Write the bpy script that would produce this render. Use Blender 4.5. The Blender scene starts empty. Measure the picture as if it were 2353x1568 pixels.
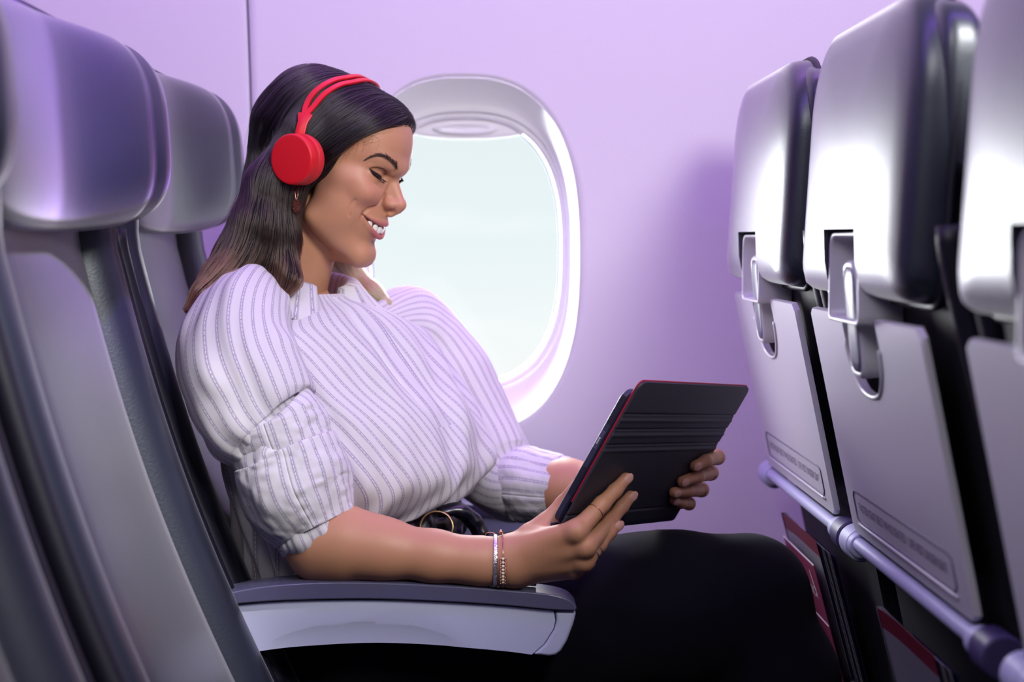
import bpy, bmesh, math, random
import numpy as np
from mathutils import Vector, Matrix
SC = bpy.context.scene
COL = SC.collection
random.seed(7)
rng = np.random.default_rng(7)

# ------------------------------------------------------------------ camera
FPX, CX, CY = 3500.0, 1176.5, 784.0
_yaw = math.atan(72 / FPX); _pit = math.atan(231 / FPX)
CW = np.array([math.sin(_yaw) * math.cos(_pit), math.cos(_yaw) * math.cos(_pit), -math.sin(_pit)])
CR = np.cross(CW, [0, 0, 1]); CR /= np.linalg.norm(CR)
CU = np.cross(CR, CW)
C0 = np.array([0, 0, 1.0])

def P(px, py, y):
    """point of the photograph's pixel (px,py) at the depth y (metres from the camera, across the cabin)"""
    d = CR * (px - CX) / FPX - CU * (py - CY) / FPX + CW
    return C0 + d * (y / d[1])

cam_d = bpy.data.cameras.new('camera'); cam = bpy.data.objects.new('camera', cam_d); COL.objects.link(cam)
cam_d.sensor_width = 36.0; cam_d.lens = FPX / 2353 * 36.0
cam_d.clip_start = 0.02
M = Matrix(((CR[0], CU[0], -CW[0]), (CR[1], CU[1], -CW[1]), (CR[2], CU[2], -CW[2]))).to_4x4()
M.translation = Vector(C0); cam.matrix_world = M
cam_d.dof.use_dof = True; cam_d.dof.focus_distance = 1.70; cam_d.dof.aperture_fstop = 3.6
SC.camera = cam
SC.view_settings.view_transform = 'Standard'
SC.view_settings.look = 'None'
SC.view_settings.gamma = 1.0
SC.view_settings.use_curve_mapping = False
SC.view_settings.exposure = 0.0
SC.cycles.max_bounces = 8
SC.cycles.diffuse_bounces = 4
SC.cycles.glossy_bounces = 4
SC.cycles.transparent_max_bounces = 12
SC.cycles.sample_clamp_indirect = 6.0
SC.cycles.caustics_reflective = False
SC.cycles.caustics_refractive = False

def srgb(r, g, b):
    def f(c):
        c /= 255.0
        return c / 12.92 if c <= 0.04045 else ((c + 0.055) / 1.055) ** 2.4
    return (f(r), f(g), f(b), 1.0)

# ------------------------------------------------------------------ light
world = bpy.data.worlds.new('sky'); SC.world = world; world.use_nodes = True
wt = world.node_tree; wn = wt.nodes; wl = wt.links
wn.clear()
wo = wn.new('ShaderNodeOutputWorld'); wb = wn.new('ShaderNodeBackground')
tc = wn.new('ShaderNodeTexCoord'); sep = wn.new('ShaderNodeSeparateXYZ')
ramp = wn.new('ShaderNodeValToRGB')
wl.new(tc.outputs['Generated'], sep.inputs[0])
mr = wn.new('ShaderNodeMapRange'); mr.inputs[1].default_value = -0.25; mr.inputs[2].default_value = 0.6
wl.new(sep.outputs[2], mr.inputs[0]); wl.new(mr.outputs[0], ramp.inputs[0])
e = ramp.color_ramp.elements
e[0].position = 0.0; e[0].color = srgb(245, 247, 246)
e[1].position = 1.0; e[1].color = srgb(212, 228, 234)
for ps, cc in ((0.2, srgb(240, 244, 243)), (0.30, srgb(228, 239, 241)), (0.42, srgb(223, 234, 235))):
    q = e.new(ps); q.color = cc
nz = wn.new('ShaderNodeTexNoise'); nz.inputs['Scale'].default_value = 6.0; nz.inputs['Detail'].default_value = 5.0
mp = wn.new('ShaderNodeMapping'); mp.inputs['Scale'].default_value = (1.0, 1.0, 5.0)
wl.new(tc.outputs['Generated'], mp.inputs[0]); wl.new(mp.outputs[0], nz.inputs['Vector'])
cr2 = wn.new('ShaderNodeValToRGB'); cr2.color_ramp.elements[0].position = 0.52; cr2.color_ramp.elements[1].position = 0.72
cr2.color_ramp.elements[1].color = (0.45, 0.45, 0.45, 1)
wl.new(nz.outputs['Fac'], cr2.inputs[0])
mx = wn.new('ShaderNodeMix'); mx.data_type = 'RGBA'; mx.inputs[7].default_value = (0.95, 0.97, 0.97, 1)
wl.new(cr2.outputs[0], mx.inputs[0]); wl.new(ramp.outputs[0], mx.inputs[6])
wl.new(mx.outputs[2], wb.inputs[0]); wb.inputs[1].default_value = 1.08
wl.new(wb.outputs[0], wo.inputs[0])

def area(name, loc, target, sx, sy, power, color, spread=math.pi):
    d = bpy.data.lights.new(name, 'AREA'); d.shape = 'RECTANGLE'; d.size = sx; d.size_y = sy
    d.energy = power; d.color = color[:3]; d.spread = spread
    o = bpy.data.objects.new(name, d); COL.objects.link(o); o.location = loc
    o.rotation_euler = (Vector(target) - Vector(loc)).to_track_quat('-Z', 'Y').to_euler()
    return o

def spot(name, loc, target, power, color, angle, blend, rad):
    d = bpy.data.lights.new(name, 'SPOT'); d.energy = power; d.color = color[:3]
    d.spot_size = angle; d.spot_blend = blend; d.shadow_soft_size = rad
    o = bpy.data.objects.new(name, d); COL.objects.link(o); o.location = loc
    o.rotation_euler = (Vector(target) - Vector(loc)).to_track_quat('-Z', 'Y').to_euler()
    return o

HRES = 1.2; HANDRES = 0.0013; HAIRN = 11000
WARM = (1.0, 0.975, 0.92); PURP = (0.52, 0.19, 0.90)
area('cove_light', (0.1, 1.90, 1.86), (0.1, 2.30, 1.20), 3.6, 0.10, 14, PURP, 2.2)
area('bin_light', (-0.2, 1.15, 1.98), (-0.2, 1.45, 0.5), 3.0, 0.10, 9, (0.30, 0.08, 1.0))
area('cabin_light_ahead', (0.68, 0.30, 1.80), (-0.10, 1.85, 0.98), 0.42, 0.42, 24, WARM)
area('fill_light_behind', (-0.60, 0.40, 1.88), (-0.10, 1.8, 0.9), 0.8, 0.5, 8, WARM)  # added soft fill from the left for the trays, no cabin fixture
area('window_daylight', (-0.22, 3.0, 1.22), (-0.02, 2.3, 0.98), 0.8, 1.0, 64, (0.97, 0.99, 1.0))
spot('headrest_tint_spot', (0.05, 1.05, 1.95), (-0.42, 1.38, 1.22), 260, (0.34, 0.05, 1.0), math.radians(27), 0.9, 0.03)  # added violet spot, aimed to tint just the middle seat's headrest
spot('seat_back_fill_spot', (0.10, 0.95, 1.95), (-0.36, 1.38, 0.84), 210, (1.0, 0.98, 0.95), math.radians(24), 1.0, 0.04)  # added white spot, brightens the middle seat's back panel; not a cabin lamp


# ------------------------------------------------------------------ objects and tags
def empty(name, loc=(0, 0, 0), label=None, cat=None, group=None):
    o = bpy.data.objects.new(name, None); COL.objects.link(o); o.location = loc
    o.empty_display_size = 0.05
    tag(o, label, cat, group); return o

def tag(o, label=None, cat=None, group=None, kind=None):
    if label: o['label'] = label
    if cat: o['category'] = cat
    if group: o['group'] = group
    if kind: o['kind'] = kind
    return o

def mesh_obj(name, verts, faces, mat, parent=None, smooth=True, uv=None, cols=None, label=None):
    me = bpy.data.meshes.new(name)
    verts = np.asarray(verts, dtype=np.float32)
    if isinstance(faces, np.ndarray):
        k = faces.shape[1]
        me.vertices.add(len(verts)); me.vertices.foreach_set('co', verts.ravel())
        me.loops.add(faces.size); me.loops.foreach_set('vertex_index', faces.astype(np.int32).ravel())
        me.polygons.add(len(faces))
        me.polygons.foreach_set('loop_start', np.arange(0, faces.size, k, dtype=np.int32))
        me.update(calc_edges=True)
    else:
        me.from_pydata([tuple(map(float, v)) for v in verts], [], [tuple(map(int, f)) for f in faces]); me.update()
    if smooth: me.polygons.foreach_set('use_smooth', np.ones(len(me.polygons), bool))
    if uv is not None:
        l = me.uv_layers.new(name='UVMap'); li = np.zeros(len(me.loops), np.int32); me.loops.foreach_get('vertex_index', li)
        l.data.foreach_set('uv', np.asarray(uv, np.float32)[li].ravel())
    if cols is not None:
        a = me.color_attributes.new('tint', 'FLOAT_COLOR', 'POINT')
        c4 = np.ones((len(verts), 4), np.float32); c4[:, :cols.shape[1]] = cols; a.data.foreach_set('color', c4.ravel())
    if mat: me.materials.append(mat)
    o = bpy.data.objects.new(name, me); COL.objects.link(o)
    if parent: o.parent = parent; me.transform(Matrix.Translation(-abs_loc(parent)))
    if label: o['label'] = label
    return o

def abs_loc(o):
    v = Vector(o.location)
    while o.parent: o = o.parent; v += Vector(o.location)
    return v

def bm_obj(name, bm, mat, parent=None, smooth=True, label=None, bevel=None, sub=0, angle=40):
    me = bpy.data.meshes.new(name); bm.normal_update(); bm.to_mesh(me); bm.free()
    if mat: me.materials.append(mat)
    if smooth: me.polygons.foreach_set('use_smooth', np.ones(len(me.polygons), bool))
    o = bpy.data.objects.new(name, me); COL.objects.link(o)
    if parent: o.parent = parent; me.transform(Matrix.Translation(-abs_loc(parent)))
    if bevel:
        m = o.modifiers.new('bevel', 'BEVEL'); m.width = bevel[0]; m.segments = bevel[1]; m.limit_method = 'ANGLE'; m.angle_limit = math.radians(30)
    if sub:
        m = o.modifiers.new('sub', 'SUBSURF'); m.levels = sub; m.render_levels = sub
    if smooth and bevel:
        m = o.modifiers.new('wn', 'WEIGHTED_NORMAL'); m.keep_sharp = True
    if label: o['label'] = label
    return o

def add_box(bm, c, s, rot=None):
    r = bmesh.ops.create_cube(bm, size=1.0)
    mt = Matrix.Translation(Vector(c)) @ (rot.to_4x4() if rot else Matrix()) @ Matrix.Diagonal((s[0], s[1], s[2], 1))
    bmesh.ops.transform(bm, matrix=mt, verts=r['verts']); return r['verts']

def frames(pts, up0=None):
    pts = np.asarray(pts, float); n = len(pts)
    T = np.gradient(pts, axis=0); T /= np.linalg.norm(T, axis=1)[:, None] + 1e-12
    if up0 is None:
        up0 = np.array([0, 0, 1.0]) if abs(T[0][2]) < .9 else np.array([1.0, 0, 0])
    U = np.zeros_like(pts); u = np.asarray(up0, float)
    for i in range(n):
        u = u - T[i] * (u @ T[i]); u /= np.linalg.norm(u) + 1e-12; U[i] = u
    V = np.cross(T, U); return T, U, V

def tube_arrays(pts, rad, seg=10, up0=None, closed=False, caps=True, flat=1.0):
    pts = np.asarray(pts, float); n = len(pts)
    rad = np.broadcast_to(np.asarray(rad, float), (n,))
    if closed:
        ext = np.vstack([pts[-1:], pts, pts[:1]]); T, U, V = frames(ext, up0); U = U[1:-1]; V = V[1:-1]
    else:
        T, U, V = frames(pts, up0)
    a = np.linspace(0, 2 * math.pi, seg, endpoint=False)
    vs = pts[:, None, :] + rad[:, None, None] * (np.cos(a)[None, :, None] * U[:, None, :] * flat + np.sin(a)[None, :, None] * V[:, None, :])
    vs = vs.reshape(-1, 3); fs = []
    m = n if closed else n - 1
    for i in range(m):
        for j in range(seg):
            i2 = (i + 1) % n; j2 = (j + 1) % seg
            fs.append((i * seg + j, i * seg + j2, i2 * seg + j2, i2 * seg + j))
    if caps and not closed:
        fs.append(tuple(range(seg))[::-1]); fs.append(tuple(range((n - 1) * seg, n * seg)))
    return vs, fs

def join_arrays(parts):
    V = []; F = []; o = 0
    for v, f in parts:
        V.append(np.asarray(v)); F += [tuple(i + o for i in q) for q in f]; o += len(v)
    return np.vstack(V), F

def tube(name, pts, rad, mat, parent=None, seg=10, **kw):
    lab = kw.pop('label', None)
    v, f = tube_arrays(pts, rad, seg, **kw)
    return mesh_obj(name, v, f, mat, parent, label=lab)

def spline(pts, n, closed=False):
    """Catmull-Rom through pts, n samples"""
    p = np.asarray(pts, float)
    if closed: q = np.vstack([p[-1], p, p[0], p[1]]); m = len(p)
    else: q = np.vstack([2 * p[0] - p[1], p, 2 * p[-1] - p[-2]]); m = len(p) - 1
    t = np.linspace(0, m, n, endpoint=not closed); i = np.minimum(t.astype(int), m - 1); f = (t - i)[:, None]
    a, b, c, d = q[i], q[i + 1], q[i + 2], q[i + 3]
    return 0.5 * ((2 * b) + (-a + c) * f + (2 * a - 5 * b + 4 * c - d) * f ** 2 + (-a + 3 * b - 3 * c + d) * f ** 3)

def grid_faces(nu, nv, wrap_u=False, wrap_v=False, off=0):
    """vertex index = i*nv + j"""
    I = np.arange(nu if wrap_u else nu - 1); J = np.arange(nv if wrap_v else nv - 1)
    i, j = np.meshgrid(I, J, indexing='ij'); i2 = (i + 1) % nu; j2 = (j + 1) % nv
    return np.stack([i * nv + j, i2 * nv + j, i2 * nv + j2, i * nv + j2], -1).reshape(-1, 4) + off

def sstep(a, b, x):
    t = np.clip((np.asarray(x, float) - a) / (b - a), 0, 1); return t * t * (3 - 2 * t)

def vnoise(p, seed=0):
    """smooth value noise on an (N,k) array, about -1..1"""
    p = np.asarray(p, float); i = np.floor(p).astype(np.int64); f = p - i; f = f * f * (3 - 2 * f)
    k = p.shape[1]; out = np.zeros(len(p))
    for c in range(2 ** k):
        h = np.full(len(p), seed * 7919 + 17, np.int64); w = np.ones(len(p))
        for d in range(k):
            b = (c >> d) & 1
            h = (h * 1000003) ^ ((i[:, d] + b) * (73856093, 19349663, 83492791)[d]); w = w * (f[:, d] if b else 1 - f[:, d])
        h = (h ^ (h >> 13)) * 1274126177; h = h & 0x7fffffff
        out += w * (h / 0x7fffffff * 2 - 1)
    return out

# ------------------------------------------------------------------ materials
def mat(name, color, rough=0.5, metal=0.0, spec=0.5, sss=0.0, coat=0.0, bump=None, trans=0.0, alpha=1.0, var=None, sheen=0.0):
    m = bpy.data.materials.new(name); m.use_nodes = True; nt = m.node_tree; b = nt.nodes['Principled BSDF']
    b.inputs['Base Color'].default_value = color; b.inputs['Roughness'].default_value = rough
    b.inputs['Metallic'].default_value = metal; b.inputs['Specular IOR Level'].default_value = spec
    b.inputs['Coat Weight'].default_value = coat; b.inputs['Coat Roughness'].default_value = 0.30; b.inputs['Transmission Weight'].default_value = trans
    b.inputs['Alpha'].default_value = alpha; b.inputs['Sheen Weight'].default_value = sheen
    if sss:
        b.inputs['Subsurface Weight'].default_value = sss; b.inputs['Subsurface Radius'].default_value = (1.0, 0.35, 0.2); b.inputs['Subsurface Scale'].default_value = 0.006
    co = nt.nodes.new('ShaderNodeTexCoord')
    if bump:
        kind, sc, st = bump[:3]
        if kind == 'noise':
            n = nt.nodes.new('ShaderNodeTexNoise'); n.inputs['Scale'].default_value = sc; n.inputs['Detail'].default_value = 3; out = n.outputs['Fac']
        else:
            n = nt.nodes.new('ShaderNodeTexVoronoi'); n.inputs['Scale'].default_value = sc; n.feature = 'SMOOTH_F1'; out = n.outputs['Distance']
        nt.links.new(co.outputs['Object'], n.inputs['Vector'])
        bp = nt.nodes.new('ShaderNodeBump'); bp.inputs['Strength'].default_value = st; bp.inputs['Distance'].default_value = bump[3] if len(bump) > 3 else 0.001
        nt.links.new(out, bp.inputs['Height']); nt.links.new(bp.outputs[0], b.inputs['Normal'])
    if var:
        sc, c2 = var
        n = nt.nodes.new('ShaderNodeTexNoise'); n.inputs['Scale'].default_value = sc; n.inputs['Detail'].default_value = 4
        nt.links.new(co.outputs['Object'], n.inputs['Vector'])
        mx = nt.nodes.new('ShaderNodeMix'); mx.data_type = 'RGBA'; mx.inputs[6].default_value = color; mx.inputs[7].default_value = c2
        nt.links.new(n.outputs['Fac'], mx.inputs[0]); nt.links.new(mx.outputs[2], b.inputs['Base Color'])
    return m

# ------------------------------------------------------------------ signed distance modelling
def smin(a, b, k):
    h = np.clip(0.5 + 0.5 * (b - a) / k, 0, 1); return b + (a - b) * h - k * h * (1 - h)
def smax(a, b, k): return -smin(-a, -b, k)
def ell(p, c, r, R=None):
    q = p - np.asarray(c, np.float32)
    if R is not None: q = q @ np.asarray(R, np.float32)
    r = np.asarray(r, np.float32)
    k0 = np.sqrt(((q / r) ** 2).sum(1)); k1 = np.sqrt(((q / (r * r)) ** 2).sum(1))
    return k0 * (k0 - 1) / np.maximum(k1, 1e-9)
def cone(p, a, b, ra, rb):
    a = np.asarray(a, np.float32); b = np.asarray(b, np.float32); ba = b - a; l2 = max(float(ba @ ba), 1e-9)
    h = np.clip(((p - a) @ ba) / l2, 0, 1)
    return np.sqrt(((p - a - h[:, None] * ba) ** 2).sum(1)) - (ra + (rb - ra) * h)
def polycone(p, pts, rad, k=None):
    d = None
    for i in range(len(pts) - 1):
        e = cone(p, pts[i], pts[i + 1], rad[i], rad[i + 1]); d = e if d is None else (np.minimum(d, e) if not k else smin(d, e, k))
    return d
def axis_rot(ax, ang):
    return np.array(Matrix.Rotation(ang, 3, Vector(ax)))

def surface_net(fn, lo, hi, h, B=8, newton=2):
    lo = np.asarray(lo, float); nb = np.ceil((np.asarray(hi, float) - lo) / (h * B)).astype(int); n = nb * B
    bi = np.stack(np.meshgrid(*[np.arange(k) for k in nb], indexing='ij'), -1).reshape(-1, 3)
    def ev(p):
        return np.concatenate([fn(p[i:i + 200000].astype(np.float32)) for i in range(0, len(p), 200000)]) if len(p) else np.zeros(0, np.float32)
    cd = ev(lo + (bi + 0.5 - 0.5 / B) * B * h)
    act = np.abs(cd) < B * h * 0.87 * 1.25 + 2 * h
    D = np.repeat(np.repeat(np.repeat(cd.reshape(nb).astype(np.float32), B, 0), B, 1), B, 2)
    ab = bi[act]; loc = np.stack(np.meshgrid(*[np.arange(B)] * 3, indexing='ij'), -1).reshape(-1, 3)
    for s in range(0, len(ab), 400):
        idx = (ab[s:s + 400, None, :] * B + loc[None]).reshape(-1, 3)
        D[idx[:, 0], idx[:, 1], idx[:, 2]] = fn((lo + idx * h).astype(np.float32))
    S = D < 0
    c = S[:-1, :-1, :-1].astype(np.int8)
    tot = np.zeros_like(c)
    for dx in (0, 1):
        for dy in (0, 1):
            for dz in (0, 1):
                tot += S[dx:n[0] - 1 + dx, dy:n[1] - 1 + dy, dz:n[2] - 1 + dz]
    mixed = (tot > 0) & (tot < 8)
    cell = np.argwhere(mixed); vid = np.full(mixed.shape, -1, np.int32); vid[mixed] = np.arange(len(cell))
    acc = np.zeros((len(cell), 3)); cnt = np.zeros(len(cell))
    corner = [(i, j, k) for i in (0, 1) for j in (0, 1) for k in (0, 1)]
    val = {q: D[cell[:, 0] + q[0], cell[:, 1] + q[1], cell[:, 2] + q[2]] for q in corner}
    for q in corner:
        for ax in range(3):
            if q[ax] == 0:
                q2 = list(q); q2[ax] = 1; q2 = tuple(q2); a = val[q]; b = val[q2]; m = (a < 0) != (b < 0)
                t = np.where(m, a / np.where(m, a - b, 1), 0); p = np.tile(np.array(q, float), (len(cell), 1)); p[:, ax] += t
                acc += p * m[:, None]; cnt += m
    V = lo + (cell + acc / cnt[:, None]) * h
    F = []
    for ax in range(3):
        a1, a2 = (ax + 1) % 3, (ax + 2) % 3
        sl0 = [slice(None)] * 3; sl1 = [slice(None)] * 3; sl0[ax] = slice(0, n[ax] - 1); sl1[ax] = slice(1, n[ax])
        A = S[tuple(sl0)]; Bq = S[tuple(sl1)]; e = np.argwhere(A != Bq)
        e = e[(e[:, a1] > 0) & (e[:, a2] > 0) & (e[:, a1] < n[a1] - 1) & (e[:, a2] < n[a2] - 1)]
        flip = ~S[e[:, 0], e[:, 1], e[:, 2]]
        def g(d1, d2):
            q = e.copy(); q[:, a1] -= d1; q[:, a2] -= d2; return vid[q[:, 0], q[:, 1], q[:, 2]]
        quad = np.stack([g(1, 1), g(0, 1), g(0, 0), g(1, 0)], 1)
        quad[flip] = quad[flip][:, ::-1]; F.append(quad)
    F = np.vstack(F); F = F[(F >= 0).all(1)]
    ee = h * 0.5
    for _ in range(newton):
        d = ev(V); G = np.stack([ev(V + ee * np.eye(3)[i]) - ev(V - ee * np.eye(3)[i]) for i in range(3)], 1) / (2 * ee)
        st = (d / np.maximum((G ** 2).sum(1), 0.25))[:, None] * G; ln = np.linalg.norm(st, axis=1)[:, None]
        V = V - st * np.minimum(1, 0.6 * h / np.maximum(ln, 1e-9))
    return V, F

def laplace(V, F, it=1, lam=0.5):
    n = len(V)
    E = np.vstack([F[:, [0, 1]], F[:, [1, 2]], F[:, [2, 3]], F[:, [3, 0]]]); E = np.vstack([E, E[:, ::-1]])
    cnt = np.bincount(E[:, 0], minlength=n)[:, None]
    for _ in range(it):
        s = np.stack([np.bincount(E[:, 0], V[E[:, 1], k], n) for k in range(3)], 1); V = V + lam * (s / np.maximum(cnt, 1) - V)
    return V
# ------------------------------------------------------------------ cabin shell
m_wall = mat('sidewall plastic', srgb(208, 205, 211), 0.42, spec=0.35, bump=('noise', 1500, 0.05, 0.0003))
m_white = mat('window trim plastic', srgb(228, 226, 232), 0.3, spec=0.4)
m_dark = mat('dark gap', srgb(60, 45, 95), 0.8)
m_carpet = mat('carpet', srgb(30, 30, 44), 0.95, bump=('noise', 400, 0.5, 0.004))
m_ceil = mat('ceiling panel', srgb(225, 222, 230), 0.6)
YW = 2.26
def wall_y(z): return YW - (np.asarray(z) - 1.0) ** 2 / np.where(np.asarray(z) > 1.0, 3.4, 9.0)
def wx(u, y=YW): return (u - 1104) * y / 3500
def wz(v, y=YW): return 1.0 + (553 - v) * y / 3500
def sellipse(cx, cz, a, b, n, th):
    c, s = np.cos(th), np.sin(th); r = (np.abs(c / a) ** n + np.abs(s / b) ** n) ** (-1 / n)
    return np.stack([cx + r * c, cz + r * s], -1)
NTH = 144; TH = np.linspace(0, 2 * math.pi, NTH, endpoint=False)
OUT = lambda k=0.0: sellipse(wx(1065), wz(590), 265 * YW / 3500 + k, 405 * YW / 3500 + k, 2.6, TH)
YI = 2.315
INN = lambda k=0.0: sellipse(wx(1070, YI), wz(580, YI), 220 * YI / 3500 + k, 305 * YI / 3500 + k, 2.6, TH)
wall = tag(empty('wall_left'), kind='structure')
SEAM = wx(585)
def ray_rect(c, th, x0, x1, z0, z1):
    d = np.stack([np.cos(th), np.sin(th)], -1)
    tx = np.where(d[:, 0] > 0, (x1 - c[0]) / np.maximum(d[:, 0], 1e-9), (x0 - c[0]) / np.minimum(d[:, 0], -1e-9))
    tz = np.where(d[:, 1] > 0, (z1 - c[1]) / np.maximum(d[:, 1], 1e-9), (z0 - c[1]) / np.minimum(d[:, 1], -1e-9))
    return c + d * np.minimum(tx, tz)[:, None]
c0 = np.array([wx(1065), wz(590)])
# panel with the window hole: corners of the rectangle are put exactly on the angle grid
x0, x1, z0, z1 = SEAM + 0.0015, 1.75, 0.0, 2.02
cor = [math.atan2(zz - c0[1], xx - c0[0]) % (2 * math.pi) for xx in (x0, x1) for zz in (z0, z1)]
TH2 = TH.copy()
for a in cor: TH2[np.argmin(np.abs(TH2 - a))] = a
Rc = ray_rect(c0, TH2, x0, x1, z0, z1)
def OUT2(k=0.0): return sellipse(wx(1065), wz(590), 265 * YW / 3500 + k, 405 * YW / 3500 + k, 2.6, TH2)
ts = np.linspace(0, 1, 22) ** 1.6
O2 = OUT2(0.0012)
g = O2[None] + (Rc - O2)[None] * ts[:, None, None]
V = np.stack([g[..., 0], wall_y(g[..., 1]), g[..., 1]], -1)
lip = V[:1].copy(); lip[..., 1] += 0.012
edge = V[-1:].copy(); edge[..., 1] += 0.012
V = np.vstack([lip, V, edge])
mesh_obj('panel', V.reshape(-1, 3), grid_faces(len(V), NTH, wrap_v=True)[:, ::-1], m_wall, wall)
def plain_panel(xa, xb):
    zs = np.linspace(0, 2.02, 40); V = []
    for x, dy in ((xa, .012), (xa, .0015), (xa + .002, 0), (xb - .012, 0), (xb - .004, -.0012), (xb - .001, -.0005), (xb, .003), (xb, .012)):
        V.append(np.stack([np.full(40, x), wall_y(zs) + dy, zs], -1))
    mesh_obj('panel', np.array(V).reshape(-1, 3), grid_faces(len(V), 40), m_wall, wall)
plain_panel(-0.93, SEAM - 0.0015); plain_panel(-2.4, -0.9333)
bm = bmesh.new(); add_box(bm, (-0.3, 2.40, 1.0), (4.6, 0.01, 2.1))
bm.free()
for xs in (SEAM, -0.9316):
    zs = np.linspace(0, 2.02, 30)
    v, f = tube_arrays(np.stack([np.full(30, xs), wall_y(zs) + 0.014, zs], -1), 0.006, 6); mesh_obj('seam_backing', v, f, m_dark, wall)

win = tag(empty('window_1'), kind='structure')
# reveal: from the raised outer lip inwards
prof = [(0.0, 0.010), (0.0, -0.0006), (0.012, -0.0016), (0.03, 0.0), (0.08, 0.004), (0.2, 0.012), (0.38, 0.0235), (0.55, 0.0335), (0.7, 0.0400), (0.83, 0.0425), (0.92, 0.0432), (1.0, 0.046), (1.0, 0.052)]
a = OUT(); b = INN(0.0085)
rv = []
for t, dy in prof:
    xy = a + (b - a) * t; rv.append(np.stack([xy[:, 0], wall_y(a[:, 1] * (1 - t) + 1.0 * t) + dy, xy[:, 1]], -1))
mesh_obj('reveal', np.array(rv).reshape(-1, 3), grid_faces(len(rv), NTH, wrap_v=True), m_white, win)
def ring(name, prof, m, parent):
    r = []
    for k, y in prof:
        q = INN(k); r.append(np.stack([q[:, 0], np.full(NTH, y), q[:, 1]], -1))
    return mesh_obj(name, np.array(r).reshape(-1, 3), grid_faces(len(r), NTH, wrap_v=True), m, parent)
ring('inner_frame', [(0.0088, 2.312), (0.0070, 2.3095), (0.0045, 2.310), (0.0025, 2.3130), (0.0008, 2.3142), (-0.0005, 2.316), (-0.001, 2.33), (0.0, 2.345)], m_white, win)
ring('pane_seal', [(0.0, 2.342), (-0.0030, 2.343), (-0.0036, 2.346), (-0.0020, 2.352)], mat('pane seal', srgb(176, 184, 200), 0.6), win)
m_glass = bpy.data.materials.new('window glass'); m_glass.use_nodes = True
_n = m_glass.node_tree.nodes; _l = m_glass.node_tree.links; _n.remove(_n['Principled BSDF'])
_tr = _n.new('ShaderNodeBsdfTransparent'); _tr.inputs[0].default_value = (0.99, 0.995, 1.0, 1); _gl = _n.new('ShaderNodeBsdfGlossy'); _gl.inputs['Roughness'].default_value = 0.02
_mx = _n.new('ShaderNodeMixShader'); _fr = _n.new('ShaderNodeFresnel'); _fr.inputs[0].default_value = 1.3
_l.new(_fr.outputs[0], _mx.inputs[0]); _l.new(_tr.outputs[0], _mx.inputs[1]); _l.new(_gl.outputs[0], _mx.inputs[2]); _l.new(_mx.outputs[0], _n['Material Output'].inputs[0])
q = INN(0.002); v = np.stack([q[:, 0], np.full(NTH, 2.35), q[:, 1]], -1); mesh_obj('pane', v, [tuple(range(NTH))], m_glass, win, smooth=False)
# pulled-up shade with its grip
xs = np.linspace(-1, 1, 41); sh = []
ztop = wz(236, 2.325); hw = 0.118; cxs = wx(1075, 2.325)
for k in range(9):
    t = k / 8; zb = wz(322, 2.325) + 0.0155 * np.abs(xs) ** 2.2
    z = ztop + (zb - ztop) * t
    sh.append(np.stack([cxs + hw * xs, np.full(41, 2.3225) - 0.0015 * math.sin(t * math.pi), z], -1))
bk = np.array(sh)[::-1].copy(); bk[..., 1] += 0.003
shv = np.concatenate([np.array(sh), bk])
shade = mesh_obj('window_shade', shv.reshape(-1, 3), grid_faces(18, 41), m_white, win)
gp = []
for r_, dy in ((1.0, 0.002), (0.97, -0.0035), (0.90, -0.0062), (0.72, -0.0040), (0.5, -0.0012), (0.0, 0.0)):
    th = np.linspace(0, 2 * math.pi, 48, endpoint=False); e_ = sellipse(0, 0, 0.051 * r_ + 1e-5, 0.0078 * r_ + 1e-5, 2.4, th)
    gp.append(np.stack([cxs - .003 + e_[:, 0], 2.3205 + dy + 0 * th, wz(299, 2.32) + e_[:, 1]], -1))
mesh_obj('grip', np.array(gp).reshape(-1, 3), grid_faces(len(gp), 48, wrap_v=True)[:, ::-1], m_white, shade)

def slab(name, c, s, m):
    bm = bmesh.new(); add_box(bm, c, s); return tag(bm_obj(name, bm, m, smooth=False), kind='structure')
slab('floor', (-0.3, 0.4, -0.02), (4.6, 4.2, 0.04), m_carpet)
slab('ceiling', (-0.3, 0.4, 2.04), (4.6, 4.2, 0.04), m_ceil)
slab('wall_right', (-0.3, -1.7, 1.0), (4.6, 0.04, 2.1), m_ceil)
slab('wall_front', (2.0, 0.4, 1.0), (0.04, 4.2, 2.1), m_ceil)
slab('wall_back', (-2.6, 0.4, 1.0), (0.04, 4.2, 2.1), m_ceil)
# ------------------------------------------------------------------ woman: head (head frame: F forward, R her right, U up, in mm)
def _ax(k, th): return np.array(Matrix.Rotation(th, 3, Vector(k)))
HR = _ax((0, 0, 1), -math.radians(20)) @ _ax((0, 1, 0), math.radians(18)) @ _ax((1, 0, 0), math.radians(-1)) @ np.array([[1, 0, 0], [0, -1, 0], [0, 0, 1.0]])
HS = 0.932e-3
HO = P(753, 390.5, 1.86)
def h2w(q): return (np.asarray(q, float) * HS) @ HR.T + HO
def w2h(q): return ((np.asarray(q, float) - HO) @ HR) / HS
def Hpx(px, py, Rm):
    d = CR * (px - CX) / FPX - CU * (py - CY) / FPX + CW; n = HR[:, 1]
    t = (Rm * HS - (C0 - HO) @ n) / (d @ n); return w2h(C0 + d * t)

woman = empty('person', (-0.15, 1.86, 0.5), 'smiling long haired person in white striped shirt reading a tablet in the window seat', 'person')

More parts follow.
